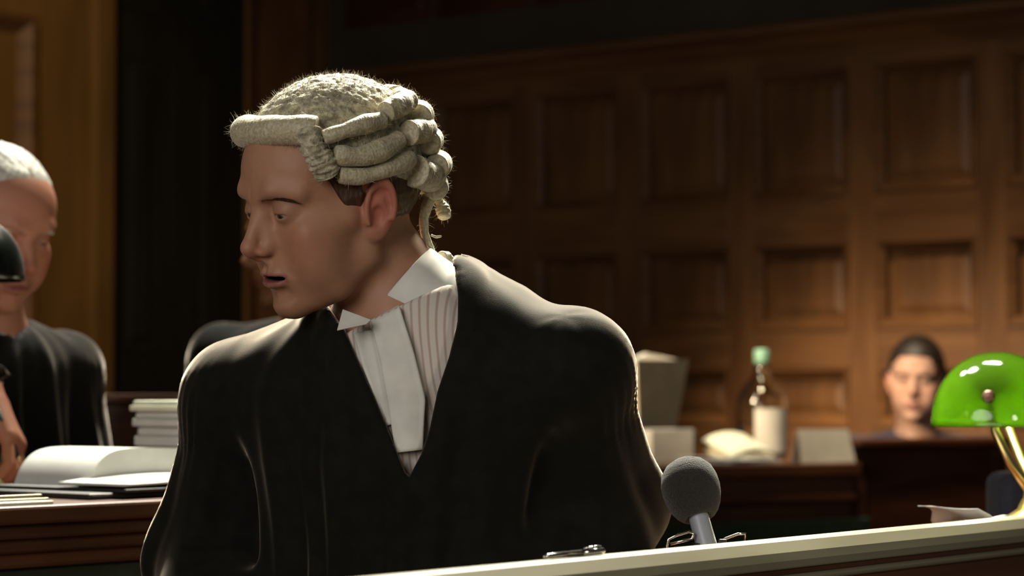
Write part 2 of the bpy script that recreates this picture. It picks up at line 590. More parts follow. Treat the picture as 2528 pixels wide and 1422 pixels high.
class Person:
    """joints in world metres; SDFs for body and clothes share them"""
    def __init__(s, HC, yaw, pitch, roll, scale=1.0, **headkw):
        s.HC = np.asarray(HC, float); s.HR = head_xf(HC, yaw, pitch, roll); s.sc = scale
        s.hf = make_head_fn(**headkw)

    def to_head(s, p): return (np.asarray(p) - s.HC) @ s.HR * (100 / s.sc)
    def to_world(s, q): return s.HC + (np.asarray(q, float) * (0.01 * s.sc)) @ s.HR.T
    def head(s, p): return s.hf(s.to_head(p)) * (0.01 * s.sc)

    def joints(s, neck, chest, pelvis, SL, SR, EL, ER, WL, WR, KL, KR, FL, FR, neck_r=.056):
        for k, v in dict(neck=neck, chest=chest, pelvis=pelvis, SL=SL, SR=SR, EL=EL, ER=ER, WL=WL, WR=WR, KL=KL, KR=KR, FL=FL, FR=FR).items():
            setattr(s, k, np.asarray(v, float))
        s.neck_r = neck_r

    def body(s, p):
        d = s.head(p)
        nt = s.to_world((0, -2.2, -4.5))
        d = smin(d, cap(p, nt, s.neck, s.neck_r, s.neck_r * 1.02), .018)
        t = chain(p, [s.SL, s.neck + (s.chest - s.neck) * .25, s.SR], [.048, .062, .048], .03)
        t = smin(t, cap(p, s.chest, s.pelvis, .10, .12), .08)
        t = smin(t, chain(p, [s.SL, s.EL, s.WL], [.046, .038, .026], .01), .03)
        t = smin(t, chain(p, [s.SR, s.ER, s.WR], [.046, .038, .026], .01), .03)
        for K, F, sg in ((s.KL, s.FL, 1), (s.KR, s.FR, -1)):
            t = smin(t, chain(p, [s.pelvis + (K - s.pelvis) * .15, K, F], [.085, .055, .038], .02), .05)
            fw = (K - s.pelvis); fw[2] = 0; fw /= max(np.linalg.norm(fw), 1e-6)
            t = smin(t, cap(p, F, F + fw * .13 + V3(0, 0, -.01), .036, .03), .03)
        d = smin(d, t, .03)
        for h in getattr(s, 'hands', []):
            d = smin(d, hand_fn(p, *h), .012)
        return d

    def robe(s, p, arm=(.062, .066, .085), chest_r=(.105, .12), sh=.062, fold=.006, seed=1, k=.05, hem=.10, nfold=9):
        """loose gown over torso, arms and lap, with folds running down from the shoulders"""
        mid = s.neck + (s.chest - s.neck) * .35
        t = chain(p, [s.SL, mid, s.SR], [sh, sh * 1.08, sh], .05)
        t = smin(t, chain(p, [mid, s.chest, s.pelvis], [.07, chest_r[0], chest_r[1]], .05), .09)
        ax = np.array([s.SL[0] - s.SR[0], s.SL[1] - s.SR[1], 0]); ax /= np.linalg.norm(ax)
        wide = (p - s.chest) @ ax
        t = smin(t, chain(p, [s.SL * .72 + s.SR * .28 + V3(0, 0, -.03), s.SL * .62 + s.SR * .38 - V3(0, 0, .32)], [sh, chest_r[0]], .05), .08)
        t = smin(t, chain(p, [s.SR * .72 + s.SL * .28 + V3(0, 0, -.03), s.SR * .62 + s.SL * .38 - V3(0, 0, .32)], [sh, chest_r[0]], .05), .08)
        th = np.arctan2(p[:, 0] - s.chest[0], -(p[:, 1] - s.chest[1]))
        dn = np.clip((s.SL[2] + .03 - p[:, 2]) / .30, 0, 1.6)
        wob = 0.35 * np.sin(p[:, 2] * 9 + seed) + 0.25 * np.sin(p[:, 2] * 21 + 2 * th)
        t = t - fold * (.25 + dn) * (np.sin(nfold * th + seed + wob) + .55 * np.sin(nfold * 2.3 * th + 2 * seed - 1.5 * wob))
        d = t
        for S, E, Wp, sg in ((s.SL, s.EL, s.WL, 0.0), (s.SR, s.ER, s.WR, 2.1)):
            a = chain(p, [S, E, Wp], list(arm), .03)
            A = (E - S) / np.linalg.norm(E - S)
            b1 = np.cross(A, V3(0, 1, .2)); b1 /= np.linalg.norm(b1); b2 = np.cross(A, b1)
            q = p - S
            ph = np.arctan2(q @ b2, q @ b1); l = np.clip(q @ A, -.05, .5)
            w2 = np.clip(l * 5, 0, 1)
            a = a - fold * (.3 + 1.0 * w2) * (np.sin(5 * ph + seed + sg + 6 * l) + .28 * np.sin(9 * ph + 2 * seed + 9 * l))
            a = a - .0022 * np.exp(-((l - .02) / .045) ** 2) * np.sin(26 * ph)
            d = smin(d, a, .028)
        lap = chain(p, [s.pelvis, (s.KL + s.KR) / 2 + V3(0, 0, .01)], [chest_r[1] + .02, .13], .05)
        lap = smin(lap, chain(p, [(s.KL + s.KR) / 2, (s.FL + s.FR) / 2 * V3(1, 1, 0) + V3(0, 0, hem + .10)], [.13, .15]), .06)
        lap = smin(lap, chain(p, [s.pelvis, s.pelvis * V3(1, 1, 0) + V3(0, 0, hem + .12)], [.14, .16]), .06)
        lap = np.maximum(lap, hem - p[:, 2])
        d = smin(d, lap, .06)
        return d

    def grid(s, lo, hi, hstep, extra=()):
        z = [[], [], []]
        for a in range(3):
            z[a].append((s.HC[a] - .125 * s.sc, s.HC[a] + .125 * s.sc, hstep))
            for (c, r, st) in extra: z[a].append((c[a] - r, c[a] + r, st))
        return [zones(lo[a], hi[a], z[a]) for a in range(3)]


def trace(fn, px, py, d0=1.5, d1=6.0):
    """where the line of sight through pixel px,py meets the surface fn"""
    o = np.array(P(px, py, 1.0)); o = o - np.array((0, 0, CAMZ)); n = np.linalg.norm(o); dr = o / n
    t = d0
    for _ in range(200):
        q = np.array([(0, 0, CAMZ) + dr * t])
        h = fn(q)[0]
        if h < 5e-4: return q[0]
        t += max(h * .6, 3e-4)
        if t > d1: return None
    return q[0]


def snap(fn, p, off=0.0, it=6):
    """move points onto the surface fn = off"""
    p = np.array(p, float)
    for _ in range(it):
        f0 = fn(p)
        g = np.stack([fn(p + np.eye(3)[a] * 4e-4) - f0 for a in range(3)], 1) / 4e-4
        p = p - ((f0 - off) / np.maximum((g * g).sum(1), .1))[:, None] * g
    return p


def poly_sdf(x, y, poly):
    d = np.full(len(x), 1e9); inside = np.zeros(len(x), bool)
    n = len(poly)
    for i in range(n):
        ax_, ay = poly[i]; bx, by = poly[(i + 1) % n]
        ex, ey = bx - ax_, by - ay
        wx, wy = x - ax_, y - ay
        t = np.clip((wx * ex + wy * ey) / (ex * ex + ey * ey), 0, 1)
        d = np.minimum(d, (wx - ex * t) ** 2 + (wy - ey * t) ** 2)
        c = ((ay > y) != (by > y))
        xi = ax_ + (y - ay) / np.where(c, by - ay, 1) * ex
        inside ^= c & (x < xi)
    return np.where(inside, -1, 1) * np.sqrt(d)


def make_eye(person, side, m, parent, gaze=(0, 1, 0)):
    """eyeball with iris and pupil as colour on a sphere; side -1 is the person's left"""
    n = 20; mm = 28
    g = Vector(gaze).normalized()
    a = g.orthogonal().normalized(); b = g.cross(a)
    v = []; c = []; f = []
    for i in range(n + 1):
        th = math.pi * i / n
        for j in range(mm):
            ph = 2 * math.pi * j / mm
            w = g * math.cos(th) + (a * math.cos(ph) + b * math.sin(ph)) * math.sin(th)
            r = 1.24 + (0.05 * math.cos(th / .5 * 1.57) if th < .5 else 0)
            v.append(person.to_world(np.array((side * 2.95, 7.5, 0)) + np.array(w) * r))
            c.append((.015, .012, .01) if th < .17 else ((.10, .085, .06) if th < .47 else (.30, .25, .20)))
    for i in range(n):
        for j in range(mm):
            k = (j + 1) % mm
            f.append((i * mm + j, (i + 1) * mm + j, (i + 1) * mm + k, i * mm + k))
    return mesh_obj('eye', v, f, m, parent, True, np.array(c))


def fibres(points, normals, length, width, dirn=None, curl=.5, rng=None, seg=3):
    """thin tapering hairs as one mesh"""
    rng = rng or np.random.RandomState(3)
    v = []; f = []
    for p, n in zip(points, normals):
        L = length * rng.uniform(.5, 1.3)
        d = np.asarray(n) + rng.normal(size=3) * curl
        if dirn is not None: d = d + np.asarray(dirn)
        d /= np.linalg.norm(d)
        s = np.cross(d, rng.normal(size=3)); s /= np.linalg.norm(s)
        bend = rng.normal(size=3) * curl
        b = len(v); q = np.array(p, float)
        for i in range(seg + 1):
            w = width * (1 - i / (seg + .6))
            v.append(q - s * w); v.append(q + s * w)
            q = q + d * (L / seg)
            d = d + bend / seg; d /= np.linalg.norm(d)
        for i in range(seg): f.append((b + 2 * i, b + 2 * i + 1, b + 2 * i + 3, b + 2 * i + 2))
    return v, f


def make_brow(person, side, m, parent, n=560, seed=5):
    rng = np.random.RandomState(seed)
    t = rng.uniform(.13, 1, n)
    x = side * (1.0 + 3.7 * t)
    z = 1.0 + .65 * np.sin(t * 2.3) + np.clip(rng.normal(size=n), -1.4, 1.4) * .27 * (1 - .6 * t)
    q = np.stack([x, 9.6 - 2.6 * t ** 1.7, z], 1)
    q = snap(person.hf, q, 0.0)
    d = np.stack([side * (.55 + .4 * t), -.5 * t, .55 - .75 * t], 1)
    v, f = [], []
    for i in range(n):
        L = rng.uniform(.5, .9); w = .022
        a = q[i]; nn = d[i] / np.linalg.norm(d[i])
        e = a + nn * L + np.array((0, .12, 0))
        k = len(v)
        v += [a + (0, 0, -w), a + (0, 0, w), e]
        f.append((k, k + 1, k + 2))
    v = [person.to_world(p) for p in v]
    return mesh_obj('eyebrow', v, f, m, parent, False)


def shell_hair(person, m, parent, region, thick=.4, step=.003, seed=2, name='hair', lo=(-10, -13, -10), hi=(10, 12, 13)):
    """short hair: a layer over the skull inside region(q) < 0 (head cm)"""
    def fn(p):
        q = person.to_head(p)
        h = person.hf(q) - thick - .10 * hashnoise(q * V3(2.2, 1.2, 1.6), seed)
        skull = ell(q, (0, -.9, 3.0), (7.4 + thick, 9.5 + thick, 8.5 + thick))
        h = np.maximum(h, np.minimum(skull - .25, 9))
        return smax(h, region(q), .3) * 0.01 * person.sc
    c = person.HC; r = .15 * person.sc
    xs = [np.arange(c[a] - r, c[a] + r, step) for a in range(3)]
    v, f = polygonize(fn, *xs)
    return mesh_obj(name, v, f, m, parent, True)
# ------------------------------------------------------------------ materials for people
M_SKIN = tinted(mat('skin', (.4, .2, .12), rough=0.52, spec=0.32), detail=0.10, scale=120, bump=0.12, dist=0.001)
M_EYE = tinted(mat('eye_surface', (.6, .6, .6), rough=0.12, spec=0.6), detail=0.02, scale=200, bump=0)
M_BROWN_HAIR = noisy(mat('brown_hair', (.03, .013, .006), rough=.5), (.03, .013, .006), (.085, .036, .016), scale=(260, 60, 60), bump=.5, dist=.003)
M_DARK_HAIR = noisy(mat('dark_hair', (.012, .008, .005), rough=.5), (.006, .004, .003), (.02, .013, .008), scale=(200, 60, 60), bump=.5, dist=.003)
M_WHITE_HAIR = noisy(mat('cropped_white_hair', (.6, .58, .5), rough=.6), (.42, .40, .34), (.72, .70, .62), scale=(200, 90, 90), bump=.4, dist=.003)
M_WIG = noisy(mat('horsehair', (.55, .5, .34), rough=.55, sheen=.25), (.35, .305, .19), (.54, .495, .34), scale=(300, 300, 300), bump=.5, dist=.002)
M_FRIZZ = noisy(mat('frizzed_horsehair', (.55, .5, .34), rough=.75, sheen=.3), (.22, .19, .115), (.58, .535, .37), scale=(130, 130, 130), detail=8, bump=1.0, dist=.006)
M_GOWN = noisy(mat('black_gown_cloth', (.007, .007, .0055), rough=.85, spec=.10, sheen=.85), (.006, .006, .0046), (.0085, .0085, .0068), scale=(60, 60, 60), bump=.25, bscale=900, dist=.0006)
M_GOWN.node_tree.nodes['Principled BSDF'].inputs['Sheen Roughness'].default_value = .29
M_GOWN.node_tree.nodes['Principled BSDF'].inputs['Sheen Tint'].default_value = (1, .86, .70, 1)
M_LINEN = noisy(mat('white_linen', (.62, .61, .56), rough=.8, sheen=.1), (.58, .575, .53), (.66, .655, .60), scale=(40, 40, 40), bump=.15, bscale=1500, dist=.0004)


def stripe_mat():
    m = mat('striped_shirt_cotton', (.6, .58, .52), rough=.8)
    nt, N, L, b = nodes_of(m)
    at = N.new('ShaderNodeAttribute'); at.attribute_name = 'u'
    mu = N.new('ShaderNodeMath'); mu.operation = 'FRACT'
    L.new(at.outputs['Fac'], mu.inputs[0])
    cr = N.new('ShaderNodeValToRGB')
    e = cr.color_ramp.elements
    e[0].position = .0; e[0].color = (.60, .55, .50, 1)
    e[1].position = .50; e[1].color = (.60, .55, .50, 1)
    for p_, c_ in ((.62, (.42, .33, .28, 1)), (.80, (.42, .33, .28, 1)), (.92, (.60, .55, .50, 1))):
        x = e.new(p_); x.color = c_
    L.new(mu.outputs[0], cr.inputs[0]); L.new(cr.outputs[0], b.inputs['Base Color'])
    return m


M_SHIRT = stripe_mat()

# ------------------------------------------------------------------ the barrister
BA = Person((-0.186, 2.533, 1.2013), -54, -14, -4.2, mouth_open=.34, lid=.25, chin=1.0)
_fw = V3(-.42, -.91, 0); _lf = V3(.91, -.42, 0)
_pel = V3(-.085, 2.68, .58)
BA.joints(neck=P(1000, 735, 2.57), chest=P(1010, 1120, 2.58), pelvis=_pel,
          SL=P(1415, 912, 2.50), SR=P(592, 985, 2.66), EL=P(1490, 1275, 2.60), ER=P(520, 1390, 2.69),
          WL=(-.10, 2.42, .665), WR=(-.27, 2.46, .665),
          KL=_pel + _fw * .35 + _lf * .11 - V3(0, 0, .06), KR=_pel + _fw * .35 - _lf * .11 - V3(0, 0, .06),
          FL=_pel + _fw * .33 + _lf * .11 + V3(0, 0, -.53), FR=_pel + _fw * .33 - _lf * .11 + V3(0, 0, -.53), neck_r=.051)
BA.hands = [((-.12, 2.40, .66), (-.8, -.5, -.25), (0, 0, 1), (.5, -.85, 0), .5), ((-.25, 2.44, .66), (.3, -.9, -.25), (0, 0, 1), (-.9, -.3, 0), .5)]


def head_gaze(pxdir): return pxdir


_lo = np.minimum.reduce([BA.FL, BA.FR, BA.ER, BA.EL, BA.KL, BA.HC]) - .22
_hi = np.maximum.reduce([BA.FL, BA.FR, BA.ER, BA.EL, BA.KL, BA.HC, BA.SL]) + .22
_lo[2] = -.01
xs, ys, zs = BA.grid(_lo, _hi, .0019)
v, f = polygonize(BA.body, xs, ys, zs)
_t = skin_tint(BA.to_head(v), SKIN['fair'], .35)
barrister = mesh_obj('person', v, f, M_SKIN, None, True, _t)
tag(barrister, 'barrister in white horsehair wig, white neck bands and black gown, turned to the left', 'person')
for sd in (-1, 1):
    make_eye(BA, sd, M_EYE, barrister, (-.18, 1, -.38))
    make_brow(BA, sd, M_BROWN_HAIR, barrister)


def own_hair(q):
    y, z = q[:, 1], q[:, 2]
    x = np.abs(q[:, 0])
    back = np.maximum(y + 2.4 - .12 * (z + 2), -(z + 7.4 + .25 * np.minimum(y + 8, 3)))
    top = -(z - 2.1)
    top = np.maximum(top, -(z - 1.4 - .9 * np.maximum(y - 3.0, 0)))
    side = np.maximum(np.maximum(y - 2.9 - .40 * np.maximum(z + .5, 0), .9 - y), -(z + 3.2 - .9 * (y - 1.6)))
    e = ell(q * V3(0, 1, 1), (0, -1.0, -.9), (9, 2.1, 3.3))
    return np.maximum(np.minimum(np.minimum(back, top), side), -e * (1.0))


shell_hair(BA, M_BROWN_HAIR, barrister, own_hair, thick=.38, step=.0026)

# --- wig, modelled in head space and carried to the world
wig = empty('wig', (0, 0, 0)); wig.parent = barrister


def wq(px, py, dd=0.0): return BA.to_head(np.array(P(px, py, 2.533 + dd)))


def roll_mesh(path, rad, parent, name='curl', strands=150, n=26, amp=.022, m=None, seed=0, res=60, twist=0.0):
    """a rolled curl: strands wrap round the axis, ends drawn in with a spiral dimple"""
    pts = [Vector(p) for p in path]
    # resample with catmull-rom
    out = []
    for i in range(res + 1):
        t = i / res * (len(pts) - 1); k = min(int(t), len(pts) - 2); u = t - k
        p0, p1, p2, p3 = pts[max(k - 1, 0)], pts[k], pts[k + 1], pts[min(k + 2, len(pts) - 1)]
        out.append(0.5 * ((2 * p1) + (p2 - p0) * u + (2 * p0 - 5 * p1 + 4 * p2 - p3) * u * u + (3 * p1 - p0 - 3 * p2 + p3) * u ** 3))
    rs = random.Random(seed)
    ph = [rs.uniform(0, 6.28) for _ in range(6)]

    def r(t):
        base = rad(t) if callable(rad) else rad
        end = min(t, 1 - t) * res
        if end < 3: base *= math.sqrt(max(0.0, 1 - ((3 - end) / 3) ** 2)) * .55 + .45
        return base * (1 + .05 * math.sin(9 * t + ph[0]) + .03 * math.sin(23 * t + ph[1]))

    def groove(t, th):
        s = t * strands
        return amp * (math.sin(s + twist * th + ph[2]) + .7 * math.sin(1.73 * s + 2 * math.sin(th + ph[3]) + ph[4])) + .03 * math.sin(2 * th + 5 * t + ph[5])
    mb = MB().tube(out, r, n=n, groove=groove)
    mb.v = [tuple(BA.to_world(p)) for p in mb.v]
    o = mb.build(name, m or M_WIG, parent, smooth=True)
    return o


def crown_fn(p):
    q = BA.to_head(p)
    d = ell(q, (0, -.9, 3.6), (8.4, 9.7, 8.2))
    d = smin(d, ell(q, (0, -.9, 6.5), (6.6, 7.6, 5.6)), 2.5)
    d = d - .10 * hashnoise(q * 2.6, 4) - .06 * hashnoise(q * 6.5, 9)
    cut = (q[:, 2] - (2.9 + .47 * q[:, 1]))
    d = smax(d, -cut, .8)
    return d * .01


_c = BA.to_world((0, -1, 4))
_g = [np.arange(_c[a] - .135, _c[a] + .135, .0024) for a in range(3)]
cv, cf = polygonize(crown_fn, *_g)
mesh_obj('crown', cv, cf, M_FRIZZ, wig, True)
# fuzz standing off the crown
_rng = np.random.RandomState(11)
_sel = _rng.choice(len(cv), 7000)
_n = np.stack([crown_fn(cv[_sel] + np.eye(3)[a] * 1e-3) - crown_fn(cv[_sel]) for a in range(3)], 1) / 1e-3
_n /= np.linalg.norm(_n, axis=1)[:, None]
_up = BA.to_head(cv[_sel])[:, 2] > 4.0
fv, ff = fibres(cv[_sel][_up], _n[_up], .0065, .00022, curl=.9, rng=_rng)
tag(mesh_obj('fuzz', fv, ff, M_FRIZZ, wig, False), kind='stuff')

# front roll over the forehead
roll_mesh([(-6.9, 4.7, 7.7), (-5.6, 6.0, 8.0), (-3.2, 7.0, 8.2), (0, 7.4, 8.3), (3.2, 7.0, 8.2), (5.6, 6.0, 8.0), (6.9, 4.7, 7.7)],
          lambda t: 1.4 + .25 * math.sin(math.pi * t), wig, 'front_roll', strands=420, n=30, amp=.008, seed=1, res=150)
for sd in (-1, 1):
    # frizzed edge at the temple
    roll_mesh([(sd * x_, y_ - (1.6 if sd > 0 else 0), z_) for x_, y_, z_ in ((6.8, 5.8, 8.2), (7.3, 5.9, 6.3), (7.6, 5.3, 4.6), (7.5, 4.7, 3.1))], lambda t: (1.15 if sd < 0 else .8) + .2 * math.sin(3 * t), wig, 'temple_frizz', strands=40, amp=.07, m=M_FRIZZ, seed=2 + sd, twist=3)
    # horizontal side curls
    roll_mesh([(sd * 7.9, 4.9, 7.0), (sd * 8.7, 2.8, 7.3), (sd * 8.8, 0.6, 7.5), (sd * 8.3, -2.2, 7.5)], lambda t: .78 + .2 * t + .06 * math.sin(11 * t), wig, 'side_curl', strands=170, amp=.010, seed=12 + sd, res=90)
    roll_mesh([(sd * 8.1, 4.1, 5.2), (sd * 8.8, 2.0, 4.5), (sd * 8.9, -.8, 4.6), (sd * 8.2, -4.0, 5.3)], lambda t: .88 + .22 * math.sin(3 * t) + .06 * math.sin(13 * t), wig, 'side_curl', strands=170, amp=.010, seed=22 + sd, res=90)
    roll_mesh([(sd * 8.0, 3.9, 3.0), (sd * 8.6, 1.4, 2.4), (sd * 8.6, -1.8, 2.6), (sd * 7.7, -5.2, 3.0)], lambda t: .74 + .25 * t + .06 * math.sin(10 * t), wig, 'side_curl', strands=170, amp=.010, seed=32 + sd, res=90)
# rows of curls round the back of the head, one below the other
for i, (y, z, w, r) in enumerate([(-8.9, 8.8, 5.2, 1.35), (-10.7, 6.6, 6.4, 1.4), (-11.7, 4.0, 6.8, 1.35), (-12.1, 1.6, 6.6, 1.3), (-11.4, -1.0, 6.0, 1.35)]):
    for sd in (-1, 0, 1):
        a = (-1.15 + .0 + sd * .0)
        x0, x1 = ((-w, -w * .36), (-w * .30, w * .30), (w * .36, w))[sd + 1]
        bow = lambda x: y + .075 * x * x
        roll_mesh([(x, bow(x), z + .25 * math.sin(i * 2 + sd)) for x in np.linspace(x0, x1, 4)], r * (1 + .08 * math.sin(3 * i + 2 * sd)), wig, 'back_curl', strands=70, amp=.014, seed=40 + i * 3 + sd, res=36, twist=.5)
for sd in (-1, 1):
    roll_mesh([(sd * 8.3, -2.6, 8.2), (sd * 7.6, -5.0, 8.6), (sd * 6.2, -7.0, 8.8)], lambda t: 1.15, wig, 'side_curl', strands=90, amp=.010, seed=70 + sd, res=50)
    roll_mesh([(sd * 8.2, -5.0, 5.6), (sd * 7.2, -7.2, 5.5), (sd * 5.6, -9.0, 5.4)], lambda t: 1.3, wig, 'side_curl', strands=90, amp=.010, seed=72 + sd, res=50)
    roll_mesh([(sd * 7.4, -5.6, 1.6), (sd * 6.4, -7.8, .6), (sd * 4.6, -9.6, .2)], lambda t: 1.75 - .3 * t, wig, 'side_curl', strands=90, amp=.012, seed=74 + sd, res=50)
# two looped tails at the nape
_q = lambda *pp: [wq(*x) for x in pp]
roll_mesh(_q((1072, 432, .07), (1086, 462, .075), (1082, 490, .07), (1092, 512, .07), (1098, 540, .065)), lambda t: .42 + .42 * math.exp(-((t - .84) / .16) ** 2), wig, 'tail', strands=70, amp=.05, seed=61, n=16)
roll_mesh(_q((1078, 470, .06), (1056, 505, .055), (1046, 545, .05), (1052, 590, .05), (1074, 645, .06)), lambda t: .58 - .12 * t, wig, 'tail', strands=30, amp=.03, seed=62, n=16, twist=1)
roll_mesh(_q((1064, 580, .05), (1076, 585, .05), (1090, 583, .05)), .13, wig, 'tail_tie', strands=8, n=8, seed=64, res=14)
roll_mesh(_q((1088, 632, .06), (1104, 634, .075), (1116, 650, .08), (1128, 676, .085)), lambda t: .62 - .3 * t, wig, 'tail_end', strands=26, amp=.05, seed=63, n=14, res=26)

# loose hairs standing off the curls
_pp, _nn = [], []
for o_ in list(wig.children):
    if o_.name.split('.')[0] in ('side_curl', 'back_curl', 'front_roll', 'tail', 'temple_frizz'):
        k_ = len(o_.data.vertices)
        for i_ in _rng.choice(k_, 620 if o_.name.startswith('front') else 170):
            vt = o_.data.vertices[int(i_)]
            _pp.append(vt.co[:]); _nn.append(vt.normal[:])
fv, ff = fibres(np.array(_pp), np.array(_nn) * .55, .0075, .00016, curl=.75, rng=_rng)
tag(mesh_obj('loose_hair', fv, ff, M_WIG, wig, False), kind='stuff')

# --- collar, shirt, bands
VP = [P(a, b, 2.46) for a, b in ((846, 815), (700, 640), (1000, 480), (1118, 660), (1127, 720), (1128, 790), (1108, 880), (1080, 965), (1060, 1060), (1040, 1120), (1008, 1182), (975, 1105), (925, 985), (880, 890))]
VPOLY = [(p.x, p.z) for p in VP]
_CC = np.array(P(990, 704, 2.57)); _B = np.array(P(1066, 615, 2.575)); _e1 = (_B - _CC); _e2 = V3(0, -.061, .0)
_en = np.cross(_e2, _e1); _en /= np.linalg.norm(_en)
if _en[2] < 0: _en = -_en


def shirt_fn(p):
    mid = BA.neck + (BA.chest - BA.neck) * .3
    t = chain(p, [BA.SL, mid, BA.SR], [.046, .056, .046], .05)
    t = smin(t, chain(p, [mid, BA.chest, BA.pelvis], [.06, .092, .10], .05), .08)
    t = smin(t, cap(p, P(1010, 880, 2.575), P(962, 745, 2.56), .078, .059), .05)
    a_, b_ = P(898, 800, 2.5), P(1120, 690, 2.5)
    cut = ((p[:, 0] - a_.x) * (-(b_.z - a_.z)) + (p[:, 2] - a_.z) * (b_.x - a_.x)) / math.hypot(b_.x - a_.x, b_.z - a_.z)
    return smax(t, cut, .004)


def gown_fn(p):
    d = BA.robe(p, seed=1.3, fold=.0052, hem=.015, arm=(.050, .062, .075), sh=.064)
    d = smin(d, cap(p, _CC - _en * .10, _CC - _en * .072, .074, .068), .05)
    pv = poly_sdf(p[:, 0], p[:, 2], VPOLY)
    d = d - .0035 * np.clip(1 - np.abs(pv - .017) / .017, 0, 1) ** .5 * (p[:, 1] < 2.6)
    cut = np.maximum(pv, (p[:, 1] - 2.575))
    d = ssub(d, cut, .006)
    return ssub(d, cap(p, _CC - _en * .2, _CC + _en * .15, .064), .006)


_lo2, _hi2 = _lo.copy(), _hi.copy()
gx = zones(_lo2[0], _hi2[0], [(_lo2[0] + .06, .30, .0055)])
gy = zones(2.15, _hi2[1], [(2.3, 2.75, .0055)])
gz = zones(.02, 1.2, [(.78, 1.13, .0048)])
gv, gf = polygonize(gown_fn, gx, gy, gz, newton=3)
gown = mesh_obj('gown', gv, gf, M_GOWN, barrister, True)
sv, sf = polygonize(lambda p: np.maximum(shirt_fn(p), .70 - p[:, 2]), zones(-.42, .25, [(-.2, .1, .005)]), zones(2.3, 2.9, [(2.38, 2.7, .005)]), zones(.68, 1.2, [(.85, 1.15, .005)]))
shirt = mesh_obj('shirt', sv, sf, M_SHIRT, barrister, True)
_u = shirt.data.attributes.new('u', 'FLOAT', 'POINT')
_ax = (BA.SL - BA.SR); _ax[2] *= .5; _ax /= np.linalg.norm(_ax)
_w = (sv - BA.chest) @ _ax
_zr = np.clip((sv[:, 2] - .90) / .2, 0, 1)
_u.data.foreach_set('value', ((_w + _zr * (.025 - .12 * np.clip(_w, 0, .2))) / .0064).astype(np.float32))

# standing collar with two small wings
mb = MB()
nn = 72


def rim(phi, up, out):
    c = _CC + _e1 * (math.cos(phi) * out) + _e2 * (math.sin(phi) * out)
    fr = .5 - .5 * math.cos(phi)
    return c + _en * (up - .0 * fr)


rows = []
for t, (up, out) in enumerate([(-.078, 1.22), (-.046, 1.09), (-.014, 1.03), (.0, 1.01), (.0012, .995), (.0, .975), (-.014, .98), (-.06, 1.06)]):
    rows.append([rim(math.pi + .10 + (2 * math.pi - .20) * j / nn, up, out) for j in range(nn + 1)])
vv = [p for r_ in rows for p in r_]
ff = [(i * (nn + 1) + j, i * (nn + 1) + j + 1, (i + 1) * (nn + 1) + j + 1, (i + 1) * (nn + 1) + j) for i in range(len(rows) - 1) for j in range(nn)]
mb.add(vv, ff)
collar = mb.build('collar', M_LINEN, barrister, smooth=True)


def tri_plate(pts, th, name, parent):
    pts = [Vector(p) for p in pts]
    n = (pts[1] - pts[0]).cross(pts[2] - pts[0]).normalized() * th
    k = len(pts)
    m_ = MB().add([p + n for p in pts] + [p - n for p in pts], [tuple(range(k)), tuple(range(2 * k - 1, k - 1, -1))] + [(i, i + k, (i + 1) % k + k, (i + 1) % k) for i in range(k)])
    o = m_.build(name, M_LINEN, parent, bevel=.0006)
    return recalc(o)


tri_plate([P(846, 764, 2.475), P(916, 790, 2.462), P(905, 800, 2.458), P(832, 816, 2.455)], .0008, 'collar_wing', collar)


def band(name, L, R, off, sag=.0):
    """a linen tab lying on the shirt, its edges given down both sides, with a hemmed border"""
    def lerp(pl, t):
        s = t * (len(pl) - 1); k = min(int(s), len(pl) - 2); u = s - k
        return (pl[k][0] * (1 - u) + pl[k + 1][0] * u, pl[k][1] * (1 - u) + pl[k + 1][1] * u)
    nu, nv = 40, 16
    front = []
    for i in range(nu + 1):
        for j in range(nv + 1):
            a = lerp(L, i / nu); b = lerp(R, i / nu); u = j / nv
            px, py = a[0] * (1 - u) + b[0] * u, a[1] * (1 - u) + b[1] * u
            q = trace(lambda w_: np.minimum(shirt_fn(w_), cap(w_, _CC - _en * .07, _CC - _en * .012, .066, .060)), px, py, 2.2, 3.0)
            if q is None: q = np.array(P(px, py, 2.50))
            dr = (V3(0, 0, CAMZ) - q); dr /= np.linalg.norm(dr)
            hem = .0012 if (u < .10 or u > .90 or i > nu - 3) else 0.0
            front.append(q + dr * (off + hem + .0025 * math.sin(math.pi * u) + sag * (i / nu) ** 2))
    back = [p + V3(0, .0022, 0) for p in front]
    n1 = len(front); w = nv + 1
    fs = [(i * w + j, i * w + j + 1, (i + 1) * w + j + 1, (i + 1) * w + j) for i in range(nu) for j in range(nv)]
    fb = [tuple(x + n1 for x in q[::-1]) for q in fs]
    edge = [j for j in range(w)] + [i * w + nv for i in range(1, nu + 1)] + [nu * w + j for j in range(nv - 1, -1, -1)] + [i * w for i in range(nu - 1, 0, -1)]
    fe = [(edge[i], edge[(i + 1) % len(edge)], edge[(i + 1) % len(edge)] + n1, edge[i] + n1) for i in range(len(edge))]
    o = MB().add(front + back, fs + fb + fe).build(name, M_LINEN, barrister, smooth=True)
    return recalc(o)


band('neck_band', [(872, 822), (893, 900), (925, 985), (952, 1052)], [(930, 812), (944, 890), (964, 980), (975, 1045)], .002)
band('neck_band', [(914, 790), (938, 890), (960, 1010), (976, 1118)], [(985, 752), (1022, 870), (1050, 985), (1044, 1110)], .007, .004)
